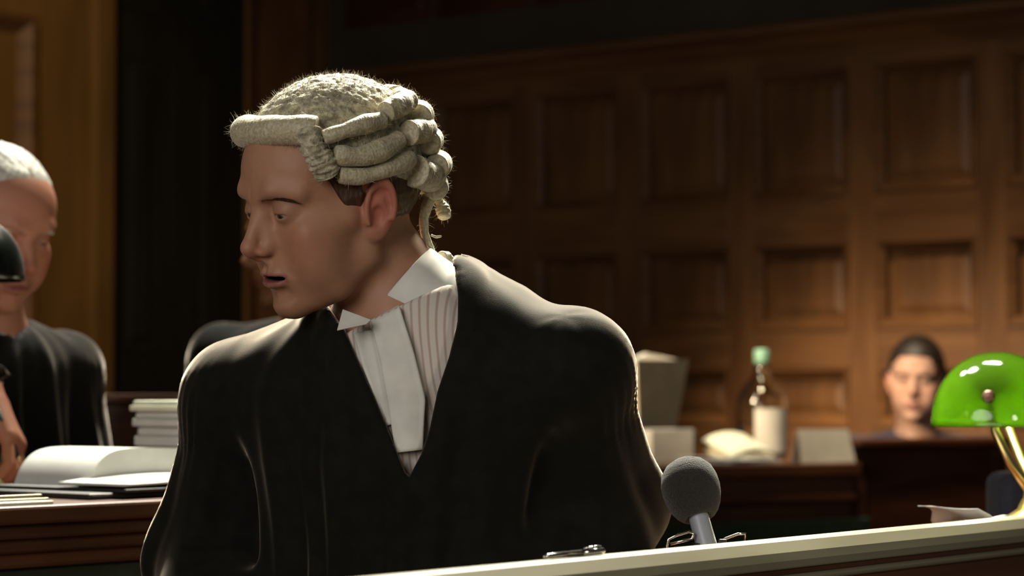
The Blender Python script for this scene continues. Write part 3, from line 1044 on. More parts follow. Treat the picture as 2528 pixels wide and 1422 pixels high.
# ------------------------------------------------------------------ wood and other materials
def wood(name, c1, c2, rough=.42, grain=(3, 3, 26), axis_rot=None, spec=.4, bump=.12):
    m = mat(name, c1, rough=rough, spec=spec)
    nt, N, L, b = nodes_of(m)
    tc = N.new('ShaderNodeTexCoord')
    mp = N.new('ShaderNodeMapping')
    mp.inputs['Scale'].default_value = grain
    if axis_rot: mp.inputs['Rotation'].default_value = axis_rot
    L.new(tc.outputs['Object'], mp.inputs[0])
    n1 = N.new('ShaderNodeTexNoise'); n1.inputs['Scale'].default_value = 1; n1.inputs['Detail'].default_value = 7; n1.inputs['Distortion'].default_value = .6
    L.new(mp.outputs[0], n1.inputs[0])
    n2 = N.new('ShaderNodeTexNoise'); n2.inputs['Scale'].default_value = 1.7; n2.inputs['Detail'].default_value = 2
    L.new(tc.outputs['Object'], n2.inputs[0])
    ad = N.new('ShaderNodeMath'); ad.operation = 'ADD'
    L.new(n1.outputs[0], ad.inputs[0])
    ml = N.new('ShaderNodeMath'); ml.operation = 'MULTIPLY_ADD'; ml.inputs[1].default_value = .5; ml.inputs[2].default_value = -.25
    L.new(n2.outputs[0], ml.inputs[0]); L.new(ml.outputs[0], ad.inputs[1])
    cr = N.new('ShaderNodeValToRGB')
    cr.color_ramp.elements[0].position = .32; cr.color_ramp.elements[0].color = (*c1, 1)
    cr.color_ramp.elements[1].position = .70; cr.color_ramp.elements[1].color = (*c2, 1)
    L.new(ad.outputs[0], cr.inputs[0]); L.new(cr.outputs[0], b.inputs['Base Color'])
    bp = N.new('ShaderNodeBump'); bp.inputs['Strength'].default_value = bump; bp.inputs['Distance'].default_value = .002
    L.new(n1.outputs[0], bp.inputs['Height']); L.new(bp.outputs[0], b.inputs['Normal'])
    return m


W_PANEL = wood('oak_panelling', (.125, .055, .0205), (.235, .110, .042), rough=.45, grain=(14, 14, 2.0))
W_RAIL = wood('oak_rails', (.125, .055, .0205), (.235, .110, .042), rough=.45, grain=(2.0, 2.0, 16))
W_OCHRE = wood('ochre_oak', (.15, .075, .02), (.24, .12, .033), rough=.5, grain=(12, 12, 1.6))
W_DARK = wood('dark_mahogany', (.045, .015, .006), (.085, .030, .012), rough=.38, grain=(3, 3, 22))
W_DESK = wood('mahogany_desk', (.060, .020, .008), (.125, .044, .016), rough=.34, grain=(2.5, 2.5, 30))
W_DESKTOP = wood('pale_oak_top', (.155, .142, .092), (.22, .205, .14), rough=.38, grain=(2.5, 14, 14))
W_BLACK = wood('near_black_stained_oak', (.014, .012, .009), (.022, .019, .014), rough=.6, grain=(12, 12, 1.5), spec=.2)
W_FLOOR = wood('dark_floorboards', (.03, .016, .008), (.06, .03, .014), rough=.5, grain=(2, 14, 14))
M_PLASTER = noisy(mat('upper_wall_plaster', (.10, .085, .05), rough=.9), (.05, .041, .024), (.07, .056, .033), scale=(3, 3, 3), bump=.1)
M_GREEN_LEATHER = noisy(mat('dark_green_leather', (.01, .025, .015), rough=.5), (.007, .018, .010), (.013, .030, .016), scale=(40, 40, 40), bump=.3)
M_BRASS = noisy(mat('brass', (.8, .68, .36), rough=.30, metal=1), (.76, .63, .30), (.86, .75, .42), scale=(30, 30, 30), bump=.03)
M_DULLMETAL = mat('dull_metal', (.30, .27, .20), rough=.45, metal=.8)
M_CHROME = mat('chrome', (.7, .68, .66), rough=.15, metal=1)
M_PAPER = noisy(mat('white_paper', (.6, .6, .57), rough=.8), (.50, .505, .475), (.57, .575, .545), scale=(20, 20, 20), bump=.05)
M_CREAM = noisy(mat('cream_paper', (.66, .66, .50), rough=.8), (.60, .61, .45), (.70, .70, .55), scale=(20, 20, 20), bump=.05)
M_GREYBOARD = noisy(mat('grey_board', (.22, .19, .15), rough=.8), (.17, .15, .115), (.22, .195, .15), scale=(25, 25, 25), bump=.1)
M_DARKBOARD = noisy(mat('dark_grey_board', (.03, .026, .019), rough=.8), (.024, .021, .015), (.034, .029, .021), scale=(25, 25, 25), bump=.1)
M_BEIGE = noisy(mat('beige_card', (.40, .37, .31), rough=.8), (.46, .43, .36), (.54, .51, .43), scale=(15, 15, 15), bump=.05)
M_BLACK = noisy(mat('black_bookcloth', (.015, .014, .012), rough=.6), (.011, .010, .009), (.02, .019, .016), scale=(200, 200, 200), bump=.2)
M_FOAM = noisy(mat('grey_foam', (.02, .019, .015), rough=.95, sheen=.2), (.012, .011, .009), (.024, .022, .018), scale=(700, 700, 700), detail=3, bump=1.0, dist=.002)
M_GREYMETAL = mat('grey_painted_metal', (.34, .37, .42), rough=.4, metal=.2)
M_BLACKPLASTIC = mat('black_plastic', (.015, .015, .015), rough=.4)
M_NAVY = noisy(mat('navy_cloth', (.02, .022, .05), rough=.9, sheen=.2), (.016, .018, .042), (.028, .03, .06), scale=(200, 200, 200), bump=.2)

# ------------------------------------------------------------------ the room: one panelled wall runs from the right towards the far left
WQ = Vector((1043 / FPX * 7.2, 7.2, 0))
WA = math.radians(52)
WU = Vector((-math.sin(WA), math.cos(WA), 0))          # along the right wall, away from the camera
WN = Vector((-math.cos(WA), -math.sin(WA), 0))         # out of the wall, into the room
MW = Matrix(((WU.x, WN.x, 0, WQ.x), (WU.y, WN.y, 0, WQ.y), (0, 0, 1, 0), (0, 0, 0, 1)))   # wall frame: x along, y out, z up


def wall_s(px):
    k = (px - W_ / 2) / FPX
    return (k * WQ.y - WQ.x) / (WU.x - k * WU.y)


def frame_obj(name, M, m, parent=None, mb=None, bevel=0.0, kind=None):
    """mesh given in a frame M, its object placed by that frame"""
    o = mb.build(name, m, None, bevel=bevel)
    if parent is not None:
        o.parent = parent
    else:
        o.matrix_world = M
    if kind: o['kind'] = kind
    return o


H_CEIL = 4.2
s_corner = wall_s(806)
s_end = -3.2
wall_right = frame_obj('wall_right', MW, W_PANEL, None, MB().box(s_end, s_corner, -.15, 0, 0, H_CEIL), kind='structure')
wall_right.data.materials.clear(); wall_right.data.materials.append(M_PLASTER)


def panel_mesh(w, h):
    """raised-and-fielded panel: sloped margin round a flat field"""
    a, b = w / 2, h / 2
    rings = [(0, 0, .0), (0, 0, .004), (.030, .030, .004), (.055, .055, .012), (.060, .060, .012)]
    v = []; f = []
    for (i, j, y) in rings:
        v += [(-a + i, y, -b + j), (a - i, y, -b + j), (a - i, y, b - j), (-a + i, y, b - j)]
    for r_ in range(len(rings) - 1):
        for k in range(4):
            n = (k + 1) % 4
            f.append((r_ * 4 + k, r_ * 4 + n, r_ * 4 + 4 + n, r_ * 4 + 4 + k))
    f.append((16, 17, 18, 19))
    me = bpy.data.meshes.new('panel'); me.from_pydata(v, [], f); me.materials.append(W_PANEL)
    return me


def mould_frame(w, h, r=.016, d=.022):
    """bolection moulding round a panel: mitred frame, quarter-round section"""
    a, b = w / 2, h / 2
    sec = [(0, 0.0), (0, d), (.5 * r, d), (r, .6 * d), (1.6 * r, .2 * d), (1.8 * r, 0.0)]
    v = []; f = []
    for (i, y) in sec:
        v += [(-a + i, y, -b + i), (a - i, y, -b + i), (a - i, y, b - i), (-a + i, y, b - i)]
    for r_ in range(len(sec) - 1):
        for k in range(4):
            n = (k + 1) % 4
            f.append((r_ * 4 + k, r_ * 4 + n, r_ * 4 + 4 + n, r_ * 4 + 4 + k))
    me = bpy.data.meshes.new('moulding'); me.from_pydata(v, [], f); me.materials.append(W_RAIL)
    return me


# panel columns as seen, then the same spacing carried on out of view
cols = [(1121, 1264), (1343, 1520), (1618, 1805), (1904, 2100), (2189, 2425)]
cs = [((wall_s(a) + wall_s(b)) / 2) for a, b in cols]
pitch = (cs[0] - cs[-1]) / 4
pw = sum(abs(wall_s(a) - wall_s(b)) for a, b in cols) / 5 + .05
print('wall pitch', pitch, 'panel width', pw, [round(c, 3) for c in cs], 's_corner', s_corner)
cent = [cs[2] + pitch * k for k in range(-14, 8)]
cent = [c for c in cent if c + pw / 2 < s_corner - .05 and c - pw / 2 > s_end]
rowz = [(1.555, 1.975), (1.145, 1.468), (.70, 1.062), (.12, .62)]
zz = lambda py, px=2307: Pz_wall(px, py)


def Pz_wall(px, py):
    s_ = wall_s(px); q = WQ + WU * s_
    d = q.y
    # solve height on the vertical line through q
    lo_, hi_ = 0, 4
    for _ in range(40):
        mid_ = (lo_ + hi_) / 2
        if proj((q.x, q.y, mid_))[1] > py: lo_ = mid_
        else: hi_ = mid_
    return lo_


rowz = [(Pz_wall(2307, 470), Pz_wall(2307, 148)), (Pz_wall(2307, 808), Pz_wall(2307, 590)), (Pz_wall(2010, 1050), Pz_wall(2010, 908)), (.16, .70)]
print('rows', rowz)
proud = .048
meshes = {}
for k, (za, zb) in enumerate(rowz):
    h = zb - za
    meshes[k] = (panel_mesh(pw - .02, h - .02), mould_frame(pw, h))
for ci, c in enumerate(cent):
    for k, (za, zb) in enumerate(rowz):
        for nm, me, yy in (('panel', meshes[k][0], .001), ('moulding', meshes[k][1], proud - .016)):
            o = bpy.data.objects.new(nm, me); COL.objects.link(o); o.parent = wall_right
            o.location = (c, yy, (za + zb) / 2)
# stiles between the columns and rails between the rows
ztop = rowz[0][1] + .055
edges = sorted([c - pw / 2 for c in cent] + [c + pw / 2 for c in cent])
spans = [(s_end, edges[0])] + [(edges[i], edges[i + 1]) for i in range(1, len(edges) - 1, 2)] + [(edges[-1], s_corner)]
for a, b in spans:
    MB().box(a, b, 0, proud, .12, ztop).build('stile', W_PANEL, wall_right, bevel=.003)
zr = [(.12, rowz[3][0])] + [(rowz[k + 1][1], rowz[k][0]) for k in (2, 1, 0)] + [(rowz[0][1], ztop)]
for a, b in zr:
    for c in cent:
        MB().box(c - pw / 2, c + pw / 2, 0, proud, a, b).build('rail', W_RAIL, wall_right, bevel=.003)

# cornice along the top of the panelling
zc = ztop
cp_ = [(0, zc - .02), (.05, zc - .02), (.055, zc), (.065, zc + .01), (.085, zc + .04), (.115, zc + .055), (.125, zc + .058), (.125, zc + .078), (.10, zc + .088), (0, zc + .095)]
mb = MB(); n = len(cp_)
mb.add([(s_end, y, z) for y, z in cp_] + [(s_corner, y, z) for y, z in cp_], [tuple(range(n)), tuple(range(2 * n - 1, n - 1, -1))] + [(i, i + n, (i + 1) % n + n, (i + 1) % n) for i in range(n)])
trim1 = frame_obj('trim_1', MW, W_RAIL, None, mb, bevel=.002, kind='structure')
recalc(trim1)
frame_obj('baseboard_right', MW, W_RAIL, None, MB().box(s_end, s_corner, 0, .045, 0, .12), bevel=.006, kind='structure')
# second, plainer band of panelling above the cornice
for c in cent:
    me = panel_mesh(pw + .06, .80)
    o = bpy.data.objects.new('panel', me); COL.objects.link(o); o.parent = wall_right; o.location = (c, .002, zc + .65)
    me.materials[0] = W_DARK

# back wall: leaves the corner towards the left and the camera
BQ = WQ + WU * s_corner
BU = WN.copy()                                          # along, towards the camera's left
BN = Vector((WU.x, WU.y, 0)) * -1                       # out of the wall, into the room
MBK = Matrix(((BU.x, BN.x, 0, BQ.x), (BU.y, BN.y, 0, BQ.y), (0, 0, 1, 0), (0, 0, 0, 1)))


def back_s(px):
    k = (px - W_ / 2) / FPX
    return (k * BQ.y - BQ.x) / (BU.x - k * BU.y)


sL = 3.4
d0, d1 = back_s(612), back_s(258)                       # the dark doorway
print('back wall', d0, d1, back_s(0))
mb = MB().box(-.15, d0, -.15, 0, 0, H_CEIL).box(d1, sL, -.15, 0, 0, H_CEIL).box(d0, d1, -.15, 0, 3.1, H_CEIL)
wall_back = frame_obj('wall_back', MBK, W_OCHRE, None, mb, kind='structure')
# pilaster boards either side of the doorway
MB().box(d0 - .30, d0 - .02, 0, .02, 0, 3.3).build('pilaster', W_PANEL, wall_back, bevel=.006)
MB().box(.05, d0 - .36, 0, .02, 0, 3.3).build('pilaster', W_PANEL, wall_back, bevel=.006)
MB().box(d1 + .0, d1 + .09, 0, .05, 0, 3.2).build('door_casing', W_OCHRE, wall_back, bevel=.01)
MB().box(d0 - .02, d0 + .0, 0, .025, 0, 3.2).build('door_casing', W_DARK, wall_back, bevel=.005)
xa = back_s(66)
ztp = 1 + (960 - 40) / FPX * (BQ.y + BU.y * xa)
for (z0, z1) in ((.2, 1.0), (1.12, ztp)):
    w = 1.1; h = z1 - z0
    for off in (0, 1):
        c = xa + w / 2 + off * (w + .2)
        o = bpy.data.objects.new('panel', panel_mesh(w - .03, h - .03)); COL.objects.link(o); o.parent = wall_back; o.location = (c, .001, (z0 + z1) / 2)
        o.data.materials[0] = W_OCHRE
        o = bpy.data.objects.new('moulding', mould_frame(w, h, .04, .04)); COL.objects.link(o); o.parent = wall_back; o.location = (c, .0, (z0 + z1) / 2)
        o.data.materials[0] = W_RAIL
# the doorway itself: near-black double doors set back
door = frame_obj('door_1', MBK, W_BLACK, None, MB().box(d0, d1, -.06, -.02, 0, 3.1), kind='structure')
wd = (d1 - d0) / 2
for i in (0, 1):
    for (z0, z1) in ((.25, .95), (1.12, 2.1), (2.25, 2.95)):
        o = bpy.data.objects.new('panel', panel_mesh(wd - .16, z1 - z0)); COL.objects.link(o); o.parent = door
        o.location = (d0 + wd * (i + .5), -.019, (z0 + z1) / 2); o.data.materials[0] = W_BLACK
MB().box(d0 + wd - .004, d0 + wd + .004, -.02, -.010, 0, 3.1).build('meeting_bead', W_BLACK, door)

flo = MB().box(-7, 5, -3, 12, -.12, 0).build('floor', W_FLOOR); flo['kind'] = 'structure'
cei = MB().box(-7, 5, -3, 12, H_CEIL, H_CEIL + .12).build('ceiling', M_PLASTER); cei['kind'] = 'structure'
# ------------------------------------------------------------------ the barrister's desk: a raised rail runs away to the right
RZ = .848
_a = Pz(1000, 1417, RZ); _b = Pz(2520, 1275, RZ)
RD = (_b - _a); RD.z = 0; RD.normalize()
RN = Vector((RD.y, -RD.x, 0))                            # front of the rail, towards the camera
MR = Matrix(((RD.x, -RN.x, 0, _a.x), (RD.y, -RN.y, 0, _a.y), (0, 0, 1, 0), (0, 0, 0, 1)))  # x along to the right, y back over the desk
rl0, rl1 = -.75, 1.5
desk = empty('desk', (_a.x, _a.y, 0), math.atan2(RD.y, RD.x))
tag(desk, 'front desk with a pale wooden rail sloping across the lower right corner', 'desk')


def extrude_x(sec, x0, x1):
    n = len(sec)
    return MB().add([(x0, y, z) for y, z in sec] + [(x1, y, z) for y, z in sec], [tuple(range(n)), tuple(range(2 * n - 1, n - 1, -1))] + [(i, i + n, (i + 1) % n + n, (i + 1) % n) for i in range(n)])


TOPZ = RZ - .030
sec = [(-.022, RZ - .020), (-.018, RZ - .012), (-.008, RZ - .002), (0, RZ), (.012, RZ), (.022, RZ - .006), (.022, TOPZ - .004), (-.022, RZ - .028)]
recalc(extrude_x(sec, rl0, rl1).build('top_rail', W_DESKTOP, desk, bevel=.0015))
recalc(extrude_x([(.02, TOPZ), (.146, TOPZ), (.146, TOPZ - .028), (.02, TOPZ - .028)], rl0, rl1).build('desktop', W_DESK, desk, bevel=.003))
recalc(extrude_x([(-.016, RZ - .028), (-.016, RZ - .034), (.02, RZ - .034), (.02, RZ - .028)], rl0, rl1).build('groove', W_DARK, desk))
bead = [(-.014 - .005 * math.cos(t), RZ - .039 + .0045 * math.sin(t)) for t in np.linspace(-math.pi / 2, math.pi / 2, 7)] + [(.02, RZ - .0345), (.02, RZ - .0435)]
recalc(extrude_x(bead, rl0, rl1).build('bead', W_DESKTOP, desk))
recalc(extrude_x([(-.012, RZ - .0435), (.02, RZ - .0435), (.02, .06), (-.008, .06)], rl0, rl1).build('front_panel', W_DESK, desk, bevel=.002))
recalc(extrude_x([(-.022, 0), (-.022, .10), (-.006, .115), (.02, .115), (.02, 0)], rl0, rl1).build('plinth', W_DESK, desk, bevel=.003))
for x in (rl0, rl1 - .03):
    MB().box(x, x + .03, .02, .143, 0, TOPZ - .028).build('end_panel', W_DESK, desk, bevel=.002)


def on_desk(px, py, back=None):
    """foot of a thing on this desk top under pixel px,py"""
    return Pz(px, py, TOPZ)


# microphone on its wire stand
def rail_hit(px, y):
    """point at depth y behind the rail edge that is seen in column px"""
    k = (px - W_ / 2) / FPX
    a = Vector((_a.x, _a.y, 0)) - RN * y
    t = (k * a.y - a.x) / (RD.x - k * RD.y)
    q = a + RD * t
    return Vector((q.x, q.y, TOPZ))


mp0 = rail_hit(1752, .058)
md = mp0.y
mic = empty('microphone', mp0 + Vector((0, 0, .0)))
tag(mic, 'grey foam-covered microphone on a wire stand at the desk rail', 'microphone')
loc = lambda v: Vector(v) - mp0
top = P(1705, 1204, md + .030); bot = P(1748, 1360, md)
ax = (top - bot).normalized()
q_ = ax.to_track_quat('Z', 'Y').to_matrix().to_4x4()
q_.translation = loc(top)
R = .0283 * 1.07
prof = [(.0, .0300), (.010, .0290), (.0185, .0245), (.0248, .017), (.0278, .007), (R, -.002), (.0272, -.011), (.0245, -.020), (.0205, -.027), (.0165, -.031), (.0135, -.0315), (.0105, -.029)]
MB().lathe([(r_ * 1.07 if r_ != R else r_, z_ * 1.07) for r_, z_ in prof], 32, q_).build('windscreen', M_FOAM, mic, smooth=True)
hp = [(.0, -.026), (.0098, -.026), (.0104, -.035), (.0108, -.06), (.0112, -.080), (.0, -.081)]
MB().lathe(hp, 20, q_).build('handle', M_GREYMETAL, mic, smooth=True, angle=40)
cl = MB().tube([loc(bot + ax * .018 + V_) for V_ in (Vector((0, 0, -.019)), Vector((0, 0, -.008)))], .0138, 16).build('clip', M_BLACKPLASTIC, mic, bevel=.0015)
MB().box(-.004, .004, -.004, .004, -.012, .02, Matrix.Translation(loc(bot + Vector((.015, 0, -.008))))).build('clip_screw', M_BLACKPLASTIC, mic, bevel=.001)
# wire stand: loop to the left and to the right
wl = [(1648, 1366), (1646, 1348), (1650, 1331), (1668, 1322), (1700, 1312), (1712, 1318), (1708, 1330), (1690, 1334), (1655, 1343)]
MB().tube([loc(P(a, b, md - .004)) for a, b in wl], .0016, 8).build('wire_leg', M_CHROME, mic, smooth=True)
wr = [(1760, 1350), (1790, 1330), (1822, 1318), (1840, 1318), (1838, 1336), (1800, 1352)]
MB().tube([loc(P(a, b, md + .045)) for a, b in wr], .0014, 8).build('wire_leg', M_CHROME, mic, smooth=True)
_fo = loc(Vector((bot.x, bot.y, TOPZ + .002))); _bo = loc(top - ax * .086)
MB().tube([_fo, _fo * .5 + _bo * .5, _bo], .0085, 14).build('post', M_GREYMETAL, mic, smooth=True)
MB().lathe([(.0, 0), (.030, 0), (.031, .003), (.028, .006), (.0, .007)], 24, Matrix.Translation(loc(Vector((bot.x, bot.y, TOPZ + .0008))))).build('base', M_BLACKPLASTIC, mic, smooth=True, angle=40)

# silver pen on the desk, left of the microphone
pa, pb = rail_hit(1342, .006), rail_hit(1490, .006)
pa.z = pb.z = RZ + .0003
pen = empty('pen', pa, math.atan2(pb.y - pa.y, pb.x - pa.x)); Lp = (pb - pa).length
tag(pen, 'silver pen lying on the desk rail left of the microphone', 'pen')
MB().tube([(0, 0, .003), (Lp * .12, 0, .003), (Lp * .62, 0, .003)], [.0012, .0027, .003], 14).build('barrel', M_CHROME, pen, smooth=True)
MB().tube([(Lp * .62, 0, .0033), (Lp * .98, 0, .0033), (Lp, 0, .0033)], [.0033, .0031, .0020], 14).build('cap', M_CHROME, pen, smooth=True)
MB().tube([(Lp * .93, 0, .0060), (Lp * .95, 0, .0080), (Lp * .9, 0, .0082), (Lp * .66, 0, .0072)], .0007, 8).build('clip', M_CHROME, pen, smooth=True)


# ------------------------------------------------------------------ banker's lamps
def glass_shade(name, col, rough=.18, trans=.55, strength=None):
    m = bpy.data.materials.new(name); m.use_nodes = True
    nt = m.node_tree; N = nt.nodes; L = nt.links
    N.clear()
    out = N.new('ShaderNodeOutputMaterial')
    tr = N.new('ShaderNodeBsdfTranslucent'); tr.inputs[0].default_value = (*col, 1)
    df = N.new('ShaderNodeBsdfDiffuse'); df.inputs[0].default_value = (*[c * .8 for c in col], 1)
    m1 = N.new('ShaderNodeMixShader'); m1.inputs[0].default_value = trans
    L.new(df.outputs[0], m1.inputs[1]); L.new(tr.outputs[0], m1.inputs[2])
    gl = N.new('ShaderNodeBsdfGlossy'); gl.inputs['Roughness'].default_value = rough; gl.inputs[0].default_value = (.95, .95, .95, 1)
    fr = N.new('ShaderNodeFresnel'); fr.inputs[0].default_value = 1.5
    m2 = N.new('ShaderNodeMixShader')
    L.new(fr.outputs[0], m2.inputs[0]); L.new(m1.outputs[0], m2.inputs[1]); L.new(gl.outputs[0], m2.inputs[2])
    L.new(m2.outputs[0], out.inputs[0])
    return m


M_GREENGLASS = glass_shade('green_cased_glass', (.25, .48, .035), rough=.07, trans=.75)
M_DARKGLASS = glass_shade('dark_green_glass', (.002, .004, .003), rough=.25, trans=.1)
M_COPPER = mat('dull_copper', (.25, .13, .09), rough=.4, metal=.7)
M_BULB = bpy.data.materials.new('lit_bulb'); M_BULB.use_nodes = True
_b2 = M_BULB.node_tree.nodes['Principled BSDF']
_b2.inputs['Base Color'].default_value = (1, .9, .7, 1)
_b2.inputs['Emission Color'].default_value = (1, .80, .42, 1); _b2.inputs['Emission Strength'].default_value = 10


def shade_mesh(hw, hl, h, th=.003, nu=28, nv=20):
    """half-round trough with bulging, closed ends: x across, y along, z up; open below"""
    sg = lambda a, e: math.copysign(abs(a) ** e, a)
    def pt(lat, lon, o):
        c = math.cos(lat) ** .95
        return ((hw + o) * c * sg(math.cos(lon), .80), (hl + o) * c * sg(math.sin(lon), .80), (h + o) * math.sin(lat) ** .92 if lat > 0 else 0.0)
    V = []; F = []
    nl = 56; nt = 20
    for o in (0, -th):
        for i in range(nt):
            for j in range(nl):
                V.append(pt(math.pi / 2 * i / nt, 2 * math.pi * j / nl, o))
        V.append((0, 0, h + o))
    n1 = nt * nl + 1
    for b, rev in ((0, False), (n1, True)):
        for i in range(nt):
            for j in range(nl):
                k = (j + 1) % nl
                q = (b + i * nl + j, b + i * nl + k, b + (i + 1) * nl + k, b + (i + 1) * nl + j) if i < nt - 1 else (b + i * nl + j, b + i * nl + k, b + nt * nl)
                F.append(q[::-1] if rev else q)
    for j in range(nl):
        k = (j + 1) % nl
        F.append((j, n1 + j, n1 + k, k))
    return V, F


def banker_lamp(name, base, rz, label, shade_mat, lit, shade_c, hw=.077, hl=.115, h=.088, ao=.048, br=.055):
    """base: foot on the desk; shade_c: middle of the shade's open side, in the lamp's frame"""
    r = empty(name, base, rz)
    tag(r, label, 'lamp')
    c = Vector(shade_c)
    v, f = shade_mesh(hw, hl, h)
    sh = mesh_obj('shade', [Vector(p) + c for p in v], f, shade_mat, r, True)
    recalc(sh)
    zk = c.z + h * .40
    for s in (-1, 1):
        y = c.y + s * (hl * .94 + .006)
        k = MB().lathe([(0, 0), (.0085, 0), (.0085, .004), (.006, .010), (.0, .011)], 14, Matrix.Translation((c.x, y - s * .008, zk)) @ Matrix.Rotation(-s * math.pi / 2, 4, 'X')).build('knob', M_COPPER, sh, smooth=True, angle=40)
        ya = c.y + s * hl * .74
        pts = [(c.x, ya, zk), (c.x + ao * .1, ya, c.z - .005), (c.x + ao * .45, c.y + s * hl * .62, c.z - .045), (c.x + ao * .85, c.y + s * hl * .38, c.z - .078), (c.x + ao, c.y + s * .012, c.z - .094)]
        MB().tube([Vector(p) for p in pts], [.0035, .0055, .0062, .0066, .0072], 12).build('arm', M_BRASS, r, smooth=True)
    xs_ = c.x + ao
    stem = [(.0105, 0), (.012, .006), (.0085, .012), (.0075, .03)]
    hb = c.z - .094
    prof = [(0, 0), (br, 0), (br * 1.03, .006), (br * .95, .012), (br * .75, .018), (br * .5, .026), (.020, .036), (.012, .048), (.010, max(hb - .022, .055)), (.015, max(hb - .012, .06)), (.017, hb), (.013, hb + .010), (.0, hb + .014)]
    MB().lathe(prof, 32, Matrix.Translation((xs_, c.y, 0))).build('stand', M_BRASS, r, smooth=True, angle=50)
    MB().tube([(c.x, c.y - .05, c.z + h * .40), (c.x, c.y + .05, c.z + h * .40)], [.014, .014], 16).build('bulb', M_BULB if lit else M_BLACKPLASTIC, r, smooth=True)
    MB().tube([(c.x, c.y - .085, c.z + h * .40), (c.x, c.y - .05, c.z + h * .40)], .010, 12).build('socket', M_BRASS, r, smooth=True)
    if lit:
        l = bpy.data.lights.new('bulb_light', 'POINT'); l.energy = lit; l.color = (1, .82, .5); l.shadow_soft_size = .012
        lo_ = bpy.data.objects.new('bulb_light', l); COL.objects.link(lo_); lo_.parent = r; lo_.location = (c.x, c.y, c.z + h * .22)
    return r


# green lamp at the right: the near end of its shade faces the camera
ld = 2.72
kn = P(2437, 1055, ld)
lrz = math.radians(-17)
foot_c = rail_hit(2445, .135)
Rz = Matrix.Rotation(lrz, 3, 'Z')
lamp_base = Vector((foot_c.x, foot_c.y, TOPZ + .0008))
near_end = P(2440, 1055, lamp_base.y - .11)
cw = near_end + Rz @ Vector((0, .122, 0))
cl_ = Rz.inverted() @ (cw - lamp_base)
green_lamp = banker_lamp('banker_lamp', lamp_base, lrz, 'lit banker lamp with a bright green glass shade and brass arms', M_GREENGLASS, 7.5, (cl_.x, cl_.y, cl_.z), hw=.084, hl=.122, h=.096, br=.049)
print('lamp', lamp_base, cl_)

# crumpled papers beside it
pp = rail_hit(2410, .06)
paper = empty('paper_sheet', pp, math.atan2(RD.y, RD.x))
paper.name = 'paper_sheet'
tag(paper, 'torn white paper lying flat on the desk in front of the green lamp', 'paper')
def sheet(x0, x1, y0, y1, z, amp, seed, lift=0.0, n=10, th=.0012):
    rs = np.random.RandomState(seed); ph = rs.uniform(0, 6, 4)
    def fn(u, v):
        x = x0 + (x1 - x0) * u; y = y0 + (y1 - y0) * v
        return (x, y + .006 * math.sin(9 * u + ph[0]), z + amp * (.5 + .5 * math.sin(7 * u + ph[1]) * math.sin(5 * v + ph[2])) + lift * (1 - u) ** 2)
    return MB().grid(fn, n, n)
sheet(-.052, .02, -.03, .05, .014, .012, 2, lift=.020).build('sheet', M_PAPER, paper, smooth=True, solid=.0008)
sheet(-.02, .060, -.030, .045, .006, .022, 5, lift=.006).build('sheet', M_PAPER, paper, smooth=True, solid=.0008)

# ------------------------------------------------------------------ the far desk at the right, with a witness-box partition
def slab(name, M, x0, x1, y0, y1, z0, z1, m, parent, bevel=.004):
    return MB().box(x0, x1, y0, y1, z0, z1).build(name, m, parent, bevel=bevel)


FZ = 1 - (1148 - 960) / FPX * 5.75
fa = Pz(1700, 1150, FZ); fb = Pz(2108, 1142, FZ)
fd = (fb - fa); fd.z = 0; fd.normalize()
frz = math.atan2(fd.y, fd.x)
fn_ = Vector((-fd.y, fd.x, 0))
fdesk = empty('far_desk', (fa.x, fa.y, 0), frz)
tag(fdesk, 'dark wooden desk across the room carrying the bottle and papers', 'desk')
flen = (fb - fa).length
x0, x1 = -1.3, flen
slab('desktop', None, x0, x1 + .01, -.02, .62, FZ - .03, FZ, W_DESK, fdesk)
slab('apron', None, x0, x1, .0, .03, FZ - .075, FZ - .03, W_DESK, fdesk)
slab('apron_moulding', None, x0, x1, -.012, .03, FZ - .092, FZ - .075, W_DARK, fdesk)
slab('front_panel', None, x0, x1, .01, .03, .35, FZ - .092, W_DARK, fdesk)
slab('leather_panel', None, x0 + .03, x1 + .05, -.004, .012, .30, FZ - .135, M_GREEN_LEATHER, fdesk)
for x in (x0, x1 - .05):
    slab('leg', None, x, x + .05, .03, .09, 0, FZ - .03, W_DARK, fdesk)
    slab('leg', None, x, x + .05, .52, .58, 0, FZ - .03, W_DARK, fdesk)

WZ = 1 - (1082 - 960) / FPX * 6.1
wa = Pz(2104, 1084, WZ); wb = Pz(2482, 1078, WZ)
wd_ = (wb - wa); wd_.z = 0; wd_.normalize()
wbox = empty('witness_box', (wa.x, wa.y, 0), math.atan2(wd_.y, wd_.x))
tag(wbox, 'low dark wooden partition in front of the seated dark-haired man', 'partition')
wl_ = (wb - wa).length
slab('capping', None, -.005, wl_ + .01, -.03, .05, WZ - .022, WZ, W_DESK, wbox, .006)
slab('board', None, 0, wl_ - .05, .0, .03, .02, WZ - .022, W_DARK, wbox)
slab('post', None, wl_ - .05, wl_, -.01, .04, 0, WZ - .022, W_DARK, wbox)
slab('post', None, 0, .04, -.01, .04, 0, WZ - .022, W_DARK, wbox)

def fplace(px, py, yb=None):
    """foot on the far desk's top: column px, yb metres behind the front edge"""
    k = (px - W_ / 2) / FPX
    a = Vector((fa.x, fa.y, 0)) + fn_ * yb
    t = (k * a.y - a.x) / (fd.x - k * fd.y)
    q = a + fd * t
    return Vector((q.x, q.y, FZ))


# water bottle
def clear_glass(name, col, rough=.02, ior=1.45):
    m = mat(name, col, rough=rough)
    b = m.node_tree.nodes['Principled BSDF']
    b.inputs['Transmission Weight'].default_value = 1.0; b.inputs['IOR'].default_value = ior
    return m


